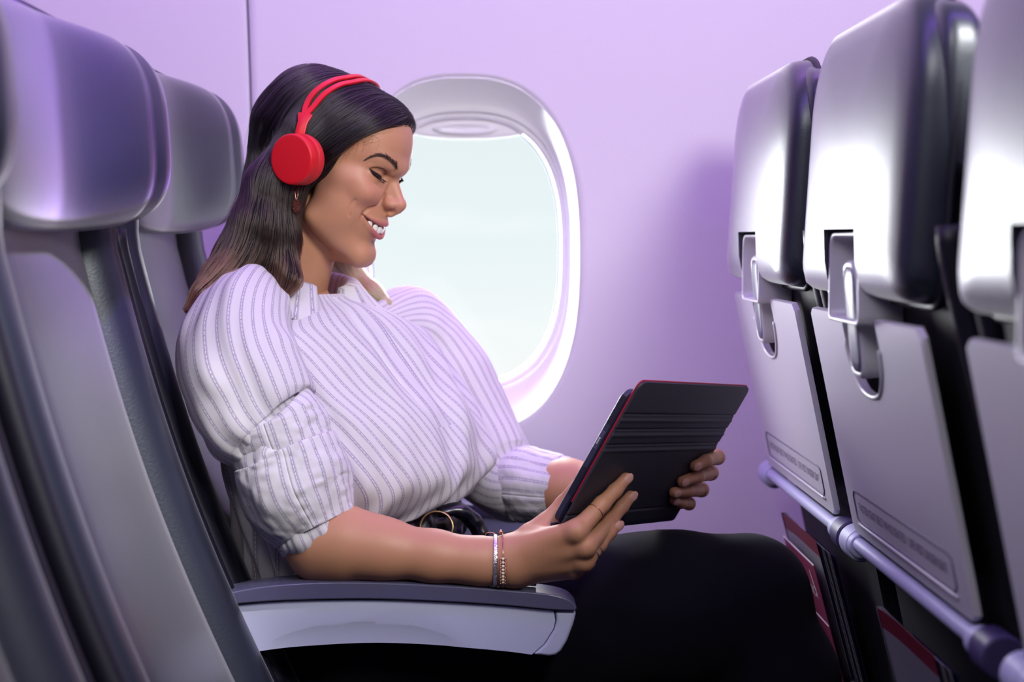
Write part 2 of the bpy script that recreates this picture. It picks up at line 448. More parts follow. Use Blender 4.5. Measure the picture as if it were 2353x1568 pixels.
SKIN = np.array([0.535, 0.262, 0.155])
NECK0 = np.array([-8, 0, -62.0]); NECKB = w2h(P(652, 742, 1.885))
NECKF = w2h(P(735, 700, 1.85))
def mouth_up(R): a = np.minimum(np.abs(R) / 36.0, 1.2); return -46.0 + 10.5 * a ** 1.9
def mouth_lo(R): a = np.minimum(np.abs(R) / 36.0, 1.2); return -57.5 + 21.8 * a ** 1.6
def lip_F(R): a = np.minimum(np.abs(R) / 36.0, 1.2); return 99.5 - 22.5 * a ** 1.9
_lr = np.linspace(-35.5, 35.5, 17)
UPLIP = np.stack([lip_F(_lr) - 0.8, _lr, mouth_up(_lr) + 3.2 - 2.4 * (np.abs(_lr) / 36.0) ** 2], 1)
LOLIP = np.stack([lip_F(_lr) - 2.6, _lr, mouth_lo(_lr) - 3.2 + 2.6 * (np.abs(_lr) / 36.0) ** 2], 1)
UPR = 3.3 - 2.3 * (np.abs(_lr) / 36.0) ** 1.5; LOR = 3.7 - 2.7 * (np.abs(_lr) / 36.0) ** 1.5
EYE = np.array([73.5, 30.5, 15.0])
SLIT = [(76.8, 42, 20.2), (83.5, 35.5, 17.0), (88.0, 26.5, 12.6), (89.3, 18.5, 8.8)]
CREASE = [(75.5, 42, 22.0), (82, 36, 25.6), (88.3, 25, 24.6), (89, 20, 20.0)]
def head_base(p):
    q = p.copy(); q[:, 1] = np.abs(q[:, 1])            # mirrored
    d = ell(q, (2, 0, 46), (94, 72, 74))
    d = smin(d, ell(q, (56, 0, 50), (42.5, 56, 54)), 14)
    d = smin(d, ell(q, (46, 0, -30), (46, 52, 62)), 16)       # face block
    d = smin(d, cone(q, (22, 46, -58), (80, 11, -91), 13, 12), 26)   # jaw
    d = smin(d, ell(q, (80.5, 0, -88), (13.5, 20, 15)), 12)
    d = smin(d, cone(q, (74, 0, -92), (38, 0, -96), 12, 15), 14)   # under the jaw      # chin
    d = smin(d, ell(q, (44, 38, -24), (29, 20, 40)), 20)       # side of the cheek
    d = smin(d, ell(q, (57, 44, 3), (22, 15, 13)), 18)         # cheek bone
    d = smin(d, ell(q, (76, 0, -44), (22, 27, 24)), 12)        # muzzle
    # eye socket
    d = smax(d, -ell(q, (100, 32, 16), (18, 18, 12)), 11)
    d = smin(d, cone(q, (94, 9, 33), (82, 36, 38), 8, 7), 12)  # brow ridge
    # smiling cheek
    d = smin(d, ell(q, (72, 36, -8), (20, 19, 17)), 8)
    d = smin(d, ell(q, (82, 26, -9), (12, 9, 12)), 8)
    # nose
    n = cone(q, (94, 0, 13), (110.5, 0, -10), 5.4, 6.2)
    n = smin(n, cone(q, (83.5, 0, 11), (95, 0, -13), 11, 11.2), 8)
    n = smin(n, ell(q, (110.6, 0, -13.2), (8.6, 8.2, 8.0)), 5)
    n = smin(n, ell(q, (100.5, 9.8, -15.0), (8.2, 5.0, 5.6)), 5)
    n = smin(n, cone(q, (110, 0, -20), (102, 0, -27), 5.0, 5.0), 4)
    n = smax(n, -ell(q, (106, 6.4, -25.0), (6.0, 3.2, 4.5), axis_rot((0, 1, 0), 0.3)), 2.5)
    d = smin(d, n, 6)
    d = smin(d, ell(q, (89, 0, 30), (14, 16, 12)), 8)
    # lips and mouth
    d = smin(d, polycone(q, UPLIP, UPR, 1.5), 4.0)
    d = smin(d, polycone(q, LOLIP, LOR, 1.5), 4.0)
    R_ = np.abs(p[:, 1])
    slit = np.maximum(np.maximum(p[:, 2] - mouth_up(R_), mouth_lo(R_) - p[:, 2]) * 0.8, np.maximum(R_ - 36.0, 62 - p[:, 0]))
    d = smax(d, -slit, 1.6)
    d = smax(d, -ell(q, (99.5, 0, -72), (7, 22, 4.5)), 8)        # crease above the chin
    # eyelids and slit
    lid = np.sqrt(((q - EYE) ** 2).sum(1)) - 14.6
    d = smin(d, lid, 3.5)
    d = smin(d, polycone(q, [(76, 43.5, 26.5), (84, 36, 30.5), (91, 24, 30.5), (92, 16, 24)], [2.5, 4.2, 4.4, 3], 2), 5)   # fold above the lid
    d = smin(d, polycone(q, [(76, 42, 16.5), (83, 36, 11.4), (88, 27, 7.0), (89, 19, 5)], [2.0, 2.8, 2.8, 2.0], 2), 5)   # lower lid
    d = smin(d, cone(q, (86, 13, 14), (88, 20, -1), 4.5, 5), 6)
    # ear
    d = smin(d, ell(q, (-6, 71, 2), (13, 6, 27), axis_rot((0, 1, 0), -0.2)), 4)
    # neck and upper chest
    nk = cone(p, NECK0, NECKB, 44, 47)
    nk = smin(nk, cone(p, (6, 0, -80), (2, 4, -170), 30, 36), 12)
    nk = smin(nk, cone(p, (-14, 44, -45), (22, 18, -185), 8, 7), 16)
    d = smin(d, nk, 9)
    d = smin(d, ell(p, NECKB + np.array([-6, 0, -62]), (60, 165, 50)), 30)
    return d
def hit(px, py, push=0.0):
    """where the line through the photograph's pixel meets the face (head frame, right side)"""
    d = CR * (px - CX) / FPX - CU * (py - CY) / FPX + CW; d /= np.linalg.norm(d)
    o = w2h(C0 + d * 1.55); dh = (d @ HR)
    t = 0.0
    for _ in range(90):
        v = float(head_base((o + dh * t)[None].astype(np.float32))[0]); t += v * 0.7
        if abs(v) < 0.02: break
    return o + dh * (t + push)
def hits(l, push=0.0): return [hit(x, y, push) * (1, 1, 1) for x, y in l]
SLIT = hits([(851, 390.5), (858, 397), (868, 404), (876, 411), (882, 419)], 0.2)
CREASE = hits([(849, 388), (856, 386), (868, 386), (881, 389.5), (886, 394), (885, 401)])
BROW = hits([(842, 365), (852, 360.5), (868, 357.5), (882, 359), (895, 366), (906, 377), (912, 388)])
FOLD = hits([(883, 448), (878, 458), (870, 468), (858, 475.5), (845, 481), (834, 490), (828, 502), (826, 512)])
DIMP = hits([(816, 460), (806, 470), (802, 484), (803, 496)])
CROW = [hits([(851, 391), (843, 384), (837, 378)]), hits([(850, 392), (842, 388), (836, 384)])]
SR = [.5, 1.5, 2.0, 1.8, .7]
def head_sdf(p):
    d = head_base(p); q = p.copy(); q[:, 1] = np.abs(q[:, 1])
    d = smax(d, -polycone(q, FOLD, [.6, 1.1, 1.5, 1.6, 1.6, 1.4, .9, .2], 1.5), 3.0)
    d = smax(d, -polycone(q, DIMP, [.02, .2, .2, .02]), 4)
    d = smax(d, -polycone(q, CREASE, [.3, .6, .7, .7, .6, .3]), 1.4)
    d = smax(d, -polycone(q, SLIT, SR), 1.0)
    return d
hlo = np.array([-100, -95, -205.]); hhi = np.array([128, 95, 128.])
HV, HF = surface_net(head_sdf, hlo, hhi, HRES)
HV = laplace(HV, HF, 1, 0.4)

def paint_head(V):
    n = len(V); q = V.copy().astype(np.float32); q[:, 1] = np.abs(q[:, 1])
    skin = SKIN; c = np.tile(skin, (n, 1))
    def mix(c, col, w): return c * (1 - w[:, None]) + np.array(col) * w[:, None]
    blush = np.exp(-((q - (84, 36, -10)) ** 2).sum(1) / (2 * 17 ** 2)); c = mix(c, (0.62, 0.24, 0.17), 0.45 * blush)
    nb = np.exp(-((q - (112, 0, -14)) ** 2).sum(1) / (2 * 10 ** 2)); c = mix(c, (0.62, 0.25, 0.19), 0.4 * nb)
    fr = np.exp(-((q - (88, 34, 22)) ** 2).sum(1) / (2 * 8 ** 2)); c = mix(c, (0.42, 0.18, 0.12), 0.5 * fr)
    lu = polycone(q, UPLIP, UPR, 1.5); ll = polycone(q, LOLIP, LOR, 1.5)
    lip = 1 - sstep(0.0, 1.0, np.minimum(lu, ll)); c = mix(c, (0.48, 0.135, 0.145), 0.85 * lip)
    R_ = np.abs(V[:, 1])
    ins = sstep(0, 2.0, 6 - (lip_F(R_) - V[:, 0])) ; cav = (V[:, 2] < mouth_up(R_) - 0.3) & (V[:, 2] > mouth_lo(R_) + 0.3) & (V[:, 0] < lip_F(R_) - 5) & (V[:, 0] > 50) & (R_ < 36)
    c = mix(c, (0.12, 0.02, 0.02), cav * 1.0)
    cr = polycone(q, CREASE, [.3, .5, .5, .5, .5, .3]); c = mix(c, (0.10, 0.035, 0.03), 0.8 * (1 - sstep(0.1, 1.3, cr)))
    sl = polycone(q, SLIT, [a + .2 for a in SR]); c = mix(c, (0.02, 0.012, 0.012), 0.95 * (1 - sstep(0.1, 1.2, sl)))
    bw = polycone(q, BROW, [.2, 1.1, 1.9, 2.6, 3.0, 3.2, 2.2])
    c = mix(c, (0.11, 0.05, 0.04), 0.72 * (1 - sstep(-1.2, 1.3, bw + 0.8 * vnoise(V * (0.6, 0.6, 0.6), 3))) * (V[:, 0] > 40))
    return c
HC = paint_head(HV)
m_skin = mat('skin', (1, 1, 1, 1), 0.48, spec=0.45, sss=0.22, bump=('noise', 900, 0.12, 0.0004))
_a = m_skin.node_tree.nodes.new('ShaderNodeAttribute'); _a.attribute_name = 'tint'
m_skin.node_tree.links.new(_a.outputs['Color'], m_skin.node_tree.nodes['Principled BSDF'].inputs['Base Color'])

# teeth
m_tooth = mat('tooth enamel', srgb(244, 240, 236), 0.22, spec=0.6)
m_gum = mat('gum', (0.30, 0.07, 0.08, 1), 0.35)
m_eye = mat('eye', (0.03, 0.012, 0.008, 1), 0.12)
def arch_F(R): return 95.6 - 20.0 * (np.abs(R) / 30.0) ** 2.1
_t = []
for s in (-1, 1):
    for (r, w, hgt, drop) in ((4.3, 4.3, 5.4, 0.0), (12.8, 3.9, 5.1, -0.5), (20.4, 4.0, 5.6, 0.3), (27.2, 3.6, 5.0, -0.3), (32.4, 3.3, 4.6, -0.5)):
        f = float(arch_F(r)); df = float(arch_F(r + .5) - arch_F(r - .5))
        ang = math.atan(df)
        top = float(mouth_up(r)) - 1.0
        cu = -51.4 + 10.5 * (r / 31.0) ** 2 - drop * 0.4
        _t.append((f, r * s, cu, w, hgt, ang * s))
def super_tooth(f, r, u, w, h, ang):
    nu, nv = 13, 16; th = np.linspace(-math.pi / 2, math.pi / 2, nu); ph = np.linspace(0, 2 * math.pi, nv, endpoint=False)
    T, Ph = np.meshgrid(th, ph, indexing='ij')
    sg = lambda x, e: np.sign(x) * np.abs(x) ** e
    x = 2.6 * sg(np.cos(T), .7) * sg(np.cos(Ph), .8); y = w * sg(np.cos(T), .6) * sg(np.sin(Ph), .8); z = h * sg(np.sin(T), .8)
    y = y * (1 + 0.18 * (-z / h)); x = x - 0.03 * z
    v = np.stack([x, y, z], -1).reshape(-1, 3)
    c, s = math.cos(ang), math.sin(ang)
    v = np.stack([v[:, 0] * c + v[:, 1] * s, -v[:, 0] * s + v[:, 1] * c, v[:, 2]], 1)
    # x forward -> follow the arch
    return v + (f, r, u), grid_faces(nu, nv, wrap_v=True)
def build_head():
    for tt in _t:
        v, f = super_tooth(*tt); mesh_obj('tooth', h2w(v), f[:, ::-1], m_tooth, woman)
    rr = np.linspace(-32, 32, 25); g = np.stack([arch_F(rr) - 2.4, rr, mouth_up(rr) + 0.6], 1)
    v, f = tube_arrays(g, 3.4, 10); mesh_obj('gum', h2w(v), f, m_gum, woman)
    for s in (-1, 1):
        bm = bmesh.new(); bmesh.ops.create_uvsphere(bm, u_segments=24, v_segments=16, radius=0.0121 * 1.0)
        bmesh.ops.translate(bm, verts=bm.verts, vec=Vector(h2w(EYE * (1, s, 1)))); bm_obj('eyeball', bm, m_eye, woman)
build_head()
#print('necktest', head_base(np.array([Hpx(745,640,5),Hpx(765,604,5),Hpx(746,655,8)],np.float32)))
# ------------------------------------------------------------------ seats
m_leather = mat('navy leather', srgb(18, 21, 36), 0.38, spec=0.8, coat=0.45, sheen=0.7, bump=('voronoi', 420, 0.16, 0.0006))
_lb = m_leather.node_tree.nodes['Principled BSDF']; _lb.inputs['Sheen Roughness'].default_value = 0.30; _lb.inputs['Specular Tint'].default_value = (0.80, 0.87, 1.0, 1)
m_leather2 = mat('navy leather side', srgb(17, 16, 30), 0.45, spec=0.4, bump=('voronoi', 420, 0.14, 0.0006))
m_grey = mat('grey seat plastic', srgb(206, 204, 212), 0.36, spec=0.55, bump=('noise', 1200, 0.08, 0.0003))
m_grey2 = mat('grey arm plastic', srgb(190, 193, 226), 0.42, spec=0.45)
m_dplas = mat('dark violet plastic', srgb(70, 62, 104), 0.40, spec=0.5)
m_shell = mat('charcoal seat shell', srgb(17, 16, 30), 0.65)
m_cap = mat('armrest cap plastic', srgb(84, 82, 112), 0.24, spec=0.6)
m_ink = mat('embossed lettering', srgb(96, 92, 116), 0.6)
PITCH = 0.79

def rrect(w, h, rt, rb, n=8):
    """rounded rectangle outline centred on 0, top radius rt, bottom radius rb, counter-clockwise"""
    pts = []
    for cx_, cy_, r, a0 in ((w / 2 - rt, h / 2 - rt, rt, 0), (-w / 2 + rt, h / 2 - rt, rt, 90), (-w / 2 + rb, -h / 2 + rb, rb, 180), (w / 2 - rb, -h / 2 + rb, rb, 270)):
        for k in range(n + 1):
            a = math.radians(a0 + 90 * k / n); pts.append((cx_ + r * math.cos(a), cy_ + r * math.sin(a)))
    return np.array(pts)
def resample(pts, n):
    p = np.vstack([pts, pts[:1]]); s = np.r_[0, np.cumsum(np.linalg.norm(np.diff(p, axis=0), axis=1))]
    t = np.linspace(0, s[-1], n, endpoint=False); return np.stack([np.interp(t, s, p[:, 0]), np.interp(t, s, p[:, 1])], 1)
def pillow(outline, prof, back):
    """closed cushion: outline in a plane, prof = (inset fraction, height) rings towards the middle, flat back at depth `back`"""
    c = outline.mean(0); V = []; n = len(outline)
    V.append(np.c_[c + (outline - c) * 0.02, np.full(n, back)])
    V.append(np.c_[c + (outline - c) * 0.97, np.full(n, back)])
    V.append(np.c_[outline, np.full(n, back * 0.9)])
    for k, h in prof: V.append(np.c_[c + (outline - c) * k, np.full(n, h)])
    V = np.array(V); F = grid_faces(len(V), n, wrap_v=True); v = V.reshape(-1, 3)
    F = [tuple(f) for f in F] + [tuple(range(n)), tuple(range((len(V) - 1) * n, len(V) * n))[::-1]]
    return v, F
def boolean(o, cut, op='DIFFERENCE'):
    m = o.modifiers.new('b', 'BOOLEAN'); m.object = cut; m.operation = op; m.solver = 'EXACT'
    dg = bpy.context.evaluated_depsgraph_get(); me = bpy.data.meshes.new_from_object(o.evaluated_get(dg))
    o.modifiers.clear(); old = o.data; o.data = me; me.name = o.name; bpy.data.meshes.remove(old)
    cm = cut.data; bpy.data.objects.remove(cut); bpy.data.meshes.remove(cm)
def fixn(o):
    bm = bmesh.new(); bm.from_mesh(o.data); bmesh.ops.recalc_face_normals(bm, faces=bm.faces); bm.to_mesh(o.data); bm.free(); return o
def smooth_angle(o, deg=40):
    me = o.data
    bm = bmesh.new(); bm.from_mesh(me)
    for e_ in bm.edges: e_.smooth = len(e_.link_faces) == 2 and e_.calc_face_angle(0) < math.radians(deg)
    for f_ in bm.faces: f_.smooth = True
    bm.to_mesh(me); bm.free(); return o
def map_rear(v, org, slope):
    """local (a,b,h): a towards -y (viewer's right), b up along the leaning rear face, h out of it (towards -x)"""
    o3 = np.asarray(org, float); ub = np.array([-math.sin(slope), 0, math.cos(slope)]); ua = np.array([0, -1.0, 0]); un = np.array([-math.cos(slope), 0, -math.sin(slope)])
    v = np.asarray(v, float); return o3 + v[:, :1] * ua + v[:, 1:2] * ub + v[:, 2:3] * un

# seat is built for the row ahead at y = 0 (its centre), x as in that row, then moved
def build_seat():
    seat = empty('airline_seat', (0.45, 0, 0.0))
    # --- rear: leather pad of the head end
    w = 0.405
    out = resample(rrect(w, 0.262, 0.085, 0.022, 10), 120)
    prof = [(1.0, 0.018), (0.992, 0.028), (0.975, 0.036), (0.945, 0.042), (0.88, 0.047), (0.75, 0.051), (0.5, 0.054), (0.25, 0.055), (0.02, 0.055)]
    v, f = pillow(out, prof, 0.010)
    pad = fixn(mesh_obj('rear_head_pad', map_rear(v, (0.389, 0, 1.077), -0.055), f, m_leather, seat))
    bm = bmesh.new(); add_box(bm, (0.334, 0, 0.966), (0.06, 0.122, 0.090))
    cut = bm_obj('cut', bm, None); boolean(pad, cut); smooth_angle(pad, 38)
    # piping around the pad and the dark side band of the head end
    o2 = resample(rrect(w + .002, 0.264, 0.086, 0.023, 10), 120)
    v, f = tube_arrays(map_rear(np.c_[o2, np.full(120, 0.0135)], (0.389, 0, 1.077), -0.055), 0.0038, 8, closed=True); mesh_obj('pad_piping', v, f, m_leather2, seat)
    # head rest (front side) : soft box with seams
    nu, nv = 64, 96
    th = np.linspace(-math.pi / 2, math.pi / 2, nu); ph = np.linspace(0, 2 * math.pi, nv, endpoint=False)
    T, Ph = np.meshgrid(th, ph, indexing='ij'); sg = lambda x, e_: np.sign(x) * np.abs(x) ** e_
    y = 0.207 * sg(np.sin(T), 0.72); rx = 0.058 * sg(np.cos(T), 0.30); rz = 0.100 * sg(np.cos(T), 0.34)
    rx = rx / .058; fx = .027 + .070 * sstep(-.03, .165, y); x = rx * sg(np.cos(Ph), 0.62); x = np.where(x > 0, x * fx, x * .026); z = rz * sg(np.sin(Ph), 0.62)
    
    seam = sum(0.0052 * np.exp(-((y - s_) / 0.0034) ** 2) for s_ in (0.040, 0.118, 0.127))
    puff = 0.0
    r_ = np.maximum(np.hypot(x, z), 1e-6); k = 1 - (seam - puff) / np.maximum(r_, .02) * sstep(0.0, 0.03, r_)
    lean = 0.06
    X = 0.386 + x * k - (z * k) * lean; Z = 1.108 + z * k
    hv = np.stack([X, y, Z], -1).reshape(-1, 3)
    mesh_obj('headrest', hv, grid_faces(nu, nv, wrap_v=True), m_leather, seat)
    # --- front back cushion : section across y, swept down
    yb = np.array([-.2225, -.2225, -.222, -.216, -.205, -.19, -.175, -.162, -.154, -.150, -.146, -.139, -.125, -.10, -.06, -.02])
    pb = np.array([-.09, -.02, .002, .018, .0265, .030, .026, .014, .001, -.010, -.008, .003, .0085, .011, .0125, .013])
    yy = np.r_[yb, -yb[::-1]]; pp = np.r_[pb, pb[::-1]]
    zz = np.r_[1.062, 1.06, 1.053, np.linspace(1.04, 0.46, 36)]
    xl = 0.376 + 0.352 * (1.015 - zz) - 0.02 * np.sin(np.clip((1.015 - zz) / 0.55, 0, 1) * math.pi)
    xl = np.maximum(xl, .380)
    xr = np.interp(zz, [.36, .50, .66, .69, .90, .94, 1.2], [.505, .48, .445, .435, .392, .384, .384])
    V = []
    for i, (zq, xq) in enumerate(zip(zz, xl)):
        top = (0.35, .75, .93)[i] if i < 3 else 1.0
        V.append(np.stack([xq + np.where(pp > -.012, pp * top - (1 - top) * .012, np.where(pp < -.05, xr[i] - xq, np.maximum(pp, (xr[i] - xq) * .5))), yy * (1 - .012 * (i == 0)), np.full(len(yy), zq)], -1))
    bk = V[0].copy(); bk[:, 0] = .388; V = [bk] + V
    V = np.array(V); mesh_obj('back_cushion', V.reshape(-1, 3), grid_faces(len(V), len(yy))[:, ::-1], m_leather, seat)
    for s in (-1, 1):
        for dx, dy in ((.012, .004), (-.014, .006)):
            zq = np.linspace(1.012, 0.5, 40); xq = np.interp(zq[::-1], zz[::-1], xl[::-1])[::-1] + dx
            v, f = tube_arrays(np.stack([xq, np.full(40, s * (.2215 + dy)), zq], -1), 0.0125, 10); mesh_obj('side_roll', v, f, m_leather2, seat)
    # core shell between front and rear
    V = []
    for zq, xa, xb in ((1.165, .372, .390), (1.155, .368, .395), (1.0, .376, .379), (.94, .377, .384), (.90, .385, .395), (.69, .430, .45), (.66, .440, .48), (.50, .475, .53), (.36, .50, .57)):
        hw_ = .200 if zq > .93 else .199 if zq > .68 else .205
        V.append([(xa, -hw_, zq), (xb, -hw_, zq), (xb, hw_, zq), (xa, hw_, zq)])
    V = np.array(V); F = [tuple(q) for q in grid_faces(len(V), 4, wrap_v=True)] + [(0, 1, 2, 3), tuple(range(len(V) * 4 - 4, len(V) * 4))[::-1]]
    fixn(mesh_obj('seat_shell', V.reshape(-1, 3), F, m_shell, seat, smooth=False))
    # cushion and base
    out = resample(rrect(0.44, 0.46, 0.05, 0.03, 8), 96)
    v, f = pillow(out, [(1.0, .03), (.985, .05), (.95, .062), (.85, .07), (.5, .076), (.02, .078)], -0.05)
    fixn(mesh_obj('seat_cushion', np.stack([0.775 + v[:, 1], v[:, 0], 0.432 + v[:, 2]], -1), f, m_leather, seat))
    bm = bmesh.new(); add_box(bm, (0.76, 0, 0.355), (0.44, 0.44, 0.05)); bm_obj('seat_pan', bm, m_shell, seat, smooth=False, bevel=(.01, 2))
    for xx in (0.62, 0.92):
        bm = bmesh.new(); add_box(bm, (xx, 0, 0.166), (0.05, 0.06, 0.33)); bm_obj('leg', bm, m_shell, seat, smooth=False, bevel=(.006, 2))
    # --- rear: tray table with its recess, latch, label and arm
    SL = math.atan2(.051, .239); org = (0.375, 0, 0.809)      # middle of the tray's face
    th_, hh = 0.405, 0.246
    out = resample(rrect(th_, hh, 0.008, 0.010, 5), 100)
    v, f = pillow(out, [(1.0, -0.004), (.998, -0.0015), (.992, 0), (.5, 0), (.02, 0)], -0.007)
    tray = fixn(mesh_obj('tray_table', map_rear(v, org, SL), f, m_grey, seat))
    u_ = [(-.062, .14), (-.062, .095), (-.056, .075), (-.044, .060), (-.028, .050), (0, .046), (.028, .050), (.044, .060), (.056, .075), (.062, .095), (.062, .14)]
    u_ = np.array(u_); n_ = len(u_)
    v = np.vstack([np.c_[u_, np.full(n_, -0.0115)], np.c_[u_ * (1.06, 1), np.full(n_, 0.02)]])
    F = [tuple(range(n_))[::-1], tuple(range(n_, 2 * n_))] + [(i, (i + 1) % n_, n_ + (i + 1) % n_, n_ + i) for i in range(n_)]
    cut = fixn(mesh_obj('cut', map_rear(v, org, SL), F, None)); boolean_local(tray, cut); smooth_angle(tray, 35)
    # raised rim round the recess
    rim = spline(np.c_[u_[1:-1] * (1.03, 1), np.full(n_ - 2, 0.0002)], 40)
    v, f = tube_arrays(map_rear(rim, org, SL), 0.0022, 6); mesh_obj('recess_rim', v, f, m_grey, tray)
    # latch housing let into the pad, and latch
    hs = resample(rrect(0.117, 0.084, 0.016, 0.003, 6), 60); hc = (0.377, 0, 0.9655)
    v = []
    for k, h in ((1.0, 0.0), (1.0, 0.0385), (0.985, 0.0405), (0.93, 0.0405), (0.91, 0.038), (0.86, 0.004), (0.02, 0.004)): v.append(np.c_[hs * k, np.full(60, h)])
    v = np.array(v); fixn(mesh_obj('latch_housing', map_rear(v.reshape(-1, 3), hc, 0.0), [tuple(q) for q in grid_faces(7, 60, wrap_v=True)] + [tuple(range(360, 420))], m_grey, seat))
    lo_ = resample(rrect(0.040, 0.100, 0.012, 0.012, 5), 40)
    v, f = pillow(lo_, [(1.0, 0.012), (.97, 0.016), (.8, 0.018), (.02, 0.018)], 0.0)
    latch = fixn(mesh_obj('latch', map_rear(v, (0.362, -0.004, 0.928), 0.10), f, m_dplas, seat))
    v = np.array([np.c_[lo_ * k, np.full(40, h)] for k, h in ((1.10, -.005), (1.10, .014), (1.04, .0175), (.98, .0165))])
    mesh_obj('latch_rim', map_rear(v.reshape(-1, 3), (0.362, -0.004, 0.928), 0.10), grid_faces(4, 40, wrap_v=True), m_grey, latch)
    # label panel: sunk outline and the words
    lb = resample(rrect(0.335, 0.034, .003, .003, 3), 60)
    pts = map_rear(np.c_[lb + (0, -.088), np.full(60, 0.0004)], org, SL); v, f = tube_arrays(pts, 0.0009, 5, closed=True); mesh_obj('label_outline', v, f, m_ink, tray)
    st = np.c_[np.linspace(-.165, .165, 30), np.full(30, -.108), np.full(30, .0006)]; v, f = tube_arrays(map_rear(st, org, SL), 0.0022, 6); mesh_obj('tray_ridge', v, f, m_grey, tray)
    cu = bpy.data.curves.new('lettering', 'FONT'); cu.body = 'FASTEN SEAT BELT WHILE SEATED    LIFE VEST UNDER SEAT'; cu.size = 0.0135; cu.align_x = 'CENTER'; cu.space_character = .92
    to = bpy.data.objects.new('lettering', cu); COL.objects.link(to); bpy.context.view_layer.update()
    me = bpy.data.meshes.new_from_object(to.evaluated_get(bpy.context.evaluated_depsgraph_get())); bpy.data.objects.remove(to)
    tv = np.zeros(len(me.vertices) * 3, np.float32); me.vertices.foreach_get('co', tv); tv = tv.reshape(-1, 3)
    wd = tv[:, 0].max() - tv[:, 0].min(); tv[:, 0] *= 0.30 / wd; tv[:, 1] = tv[:, 1] - .0915; tv[:, 2] = 0.0007
    me.vertices.foreach_set('co', (map_rear(tv, org, SL) - (0.45, 0, 0)).astype(np.float32).ravel()); me.update()
    me.materials.clear(); me.materials.append(m_ink)
    lo = bpy.data.objects.new('lettering', me); COL.objects.link(lo); lo.parent = tray
    # arm bar below the tray
    def cyl(name, c, r, l, m, par, bev=.003):
        bm = bmesh.new(); bmesh.ops.create_cone(bm, cap_ends=True, segments=32, radius1=r, radius2=r, depth=l, matrix=Matrix.Translation(Vector(c)) @ Matrix.Rotation(math.pi / 2, 4, 'X'))
        return bm_obj(name, bm, m, par, bevel=(bev, 3))
    bar = cyl('tray_arm', (0.404, 0, 0.676), 0.0078, 0.42, m_grey2, seat, .001)
    for s in (-1, 1):
        cyl('arm_pivot', (0.411, s * .222, 0.672), 0.0185, 0.036, m_dplas if s < 0 else m_grey2, bar); cyl('arm_collar', (0.407, s * .198, 0.674), 0.0135, 0.016, m_grey2, bar, .002)
    # literature pocket : soft sling low on the shell
    pk = []
    for k in range(12):
        t = k / 11; zq = 0.47 - 0.24 * t; dep = 0.052 * math.sin(min(1, .35 + t * .8) * math.pi * .62) + .004
        yq = np.linspace(-.19, .19, 25); pk.append(np.stack([0.480 + (0.47 - zq) * .15 - dep * np.cos(yq / .19 * math.pi / 2) ** .5 - .004, yq, np.full(25, zq)], -1))
    mesh_obj('seat_pocket', np.array(pk).reshape(-1, 3), grid_faces(12, 25), m_shell, seat)
    v, f = tube_arrays(pk[0], 0.004, 6); mesh_obj('pocket_hem', v, f, m_leather2, seat)
    return seat
def boolean_local(o, cut):
    boolean(o, cut)
def dup_tree(root, loc, label, group=None):
    r = root.copy(); COL.objects.link(r); r.location = loc; r['label'] = label
    if group: r['group'] = group
    for ch in list(root.children):
        c = ch.copy(); COL.objects.link(c); c.parent = r
        for g_ in list(ch.children):
            d_ = g_.copy(); COL.objects.link(d_); d_.parent = c
    return r
YS = (1.8975, 1.409, 0.890)
seat0 = build_seat(); seat0['category'] = 'seat'; seat0['group'] = 'navy leather airline seats'
seat0.location = (0.45, YS[0], 0); seat0['label'] = 'seat ahead of the reader, beside the window wall, with grey folded tray table'
dup_tree(seat0, (0.45, YS[1], 0), 'middle seat of the row ahead, grey tray table folded, between two others')
dup_tree(seat0, (0.45, YS[2], 0), 'nearest blurred seat of the row ahead, cut off by the right edge')
seatW = dup_tree(seat0, (0.45 - PITCH, YS[0], 0), 'navy leather window seat the person sits in, with grey armrest')
dup_tree(seat0, (0.45 - PITCH, YS[1], 0), 'empty middle seat with violet lit headrest, left of the person')
dup_tree(seat0, (0.45 - PITCH, YS[2], 0), 'nearest seat back of the left row, only a corner at lower left')

# --- armrest between the middle seat and the window seat (part of the window seat)
def extrude_xz(name, px, ya, yb, m, parent, bevel, shrink=0):
    pts = [P(u, v, ya) for u, v in px]; n = len(pts)
    v = [(p[0], ya, p[2]) for p in pts] + [(p[0], yb, p[2]) for p in pts]
    F = [tuple(range(n)), tuple(range(n, 2 * n))[::-1]] + [(i, n + i, n + (i + 1) % n, (i + 1) % n) for i in range(n)]
    o = fixn(mesh_obj(name, v, F, m, parent)); mo = o.modifiers.new('bevel', 'BEVEL'); mo.width = bevel; mo.segments = 4; mo.limit_method = 'ANGLE'; mo.angle_limit = math.radians(40)
    o.modifiers.new('wn', 'WEIGHTED_NORMAL'); return o
def smoothpx(l, n): return [tuple(q) for q in spline(np.array(l, float), n)]
arm_top = smoothpx([(490, 1372), (560, 1356), (640, 1345), (760, 1339), (900, 1341), (1050, 1349), (1180, 1359), (1260, 1366), (1305, 1378), (1326, 1397)], 40)
arm_mid = smoothpx([(1324, 1404), (1270, 1402), (1150, 1391), (1000, 1382), (850, 1377), (700, 1379), (600, 1384), (490, 1394)], 30)
arm_bot = smoothpx([(560, 1502), (630, 1493), (700, 1487), (850, 1480), (1000, 1484), (1150, 1496), (1222, 1505)], 24)
YA, YB = 1.612, 1.658
cap = extrude_xz('armrest', arm_top + arm_mid, YA, YB, m_cap, seatW, 0.009)
pan = extrude_xz('armrest_panel', [(q[0], q[1] + 2) for q in arm_mid if q[0] < 1272][::-1] + [(1272, 1404), (1276, 1425), (1272, 1445), (1250, 1480), (1222, 1505)] + arm_bot[::-1][1:] + [(540, 1455), (515, 1400)], YA + .006, YB - .006, m_grey2, cap, 0.0025)
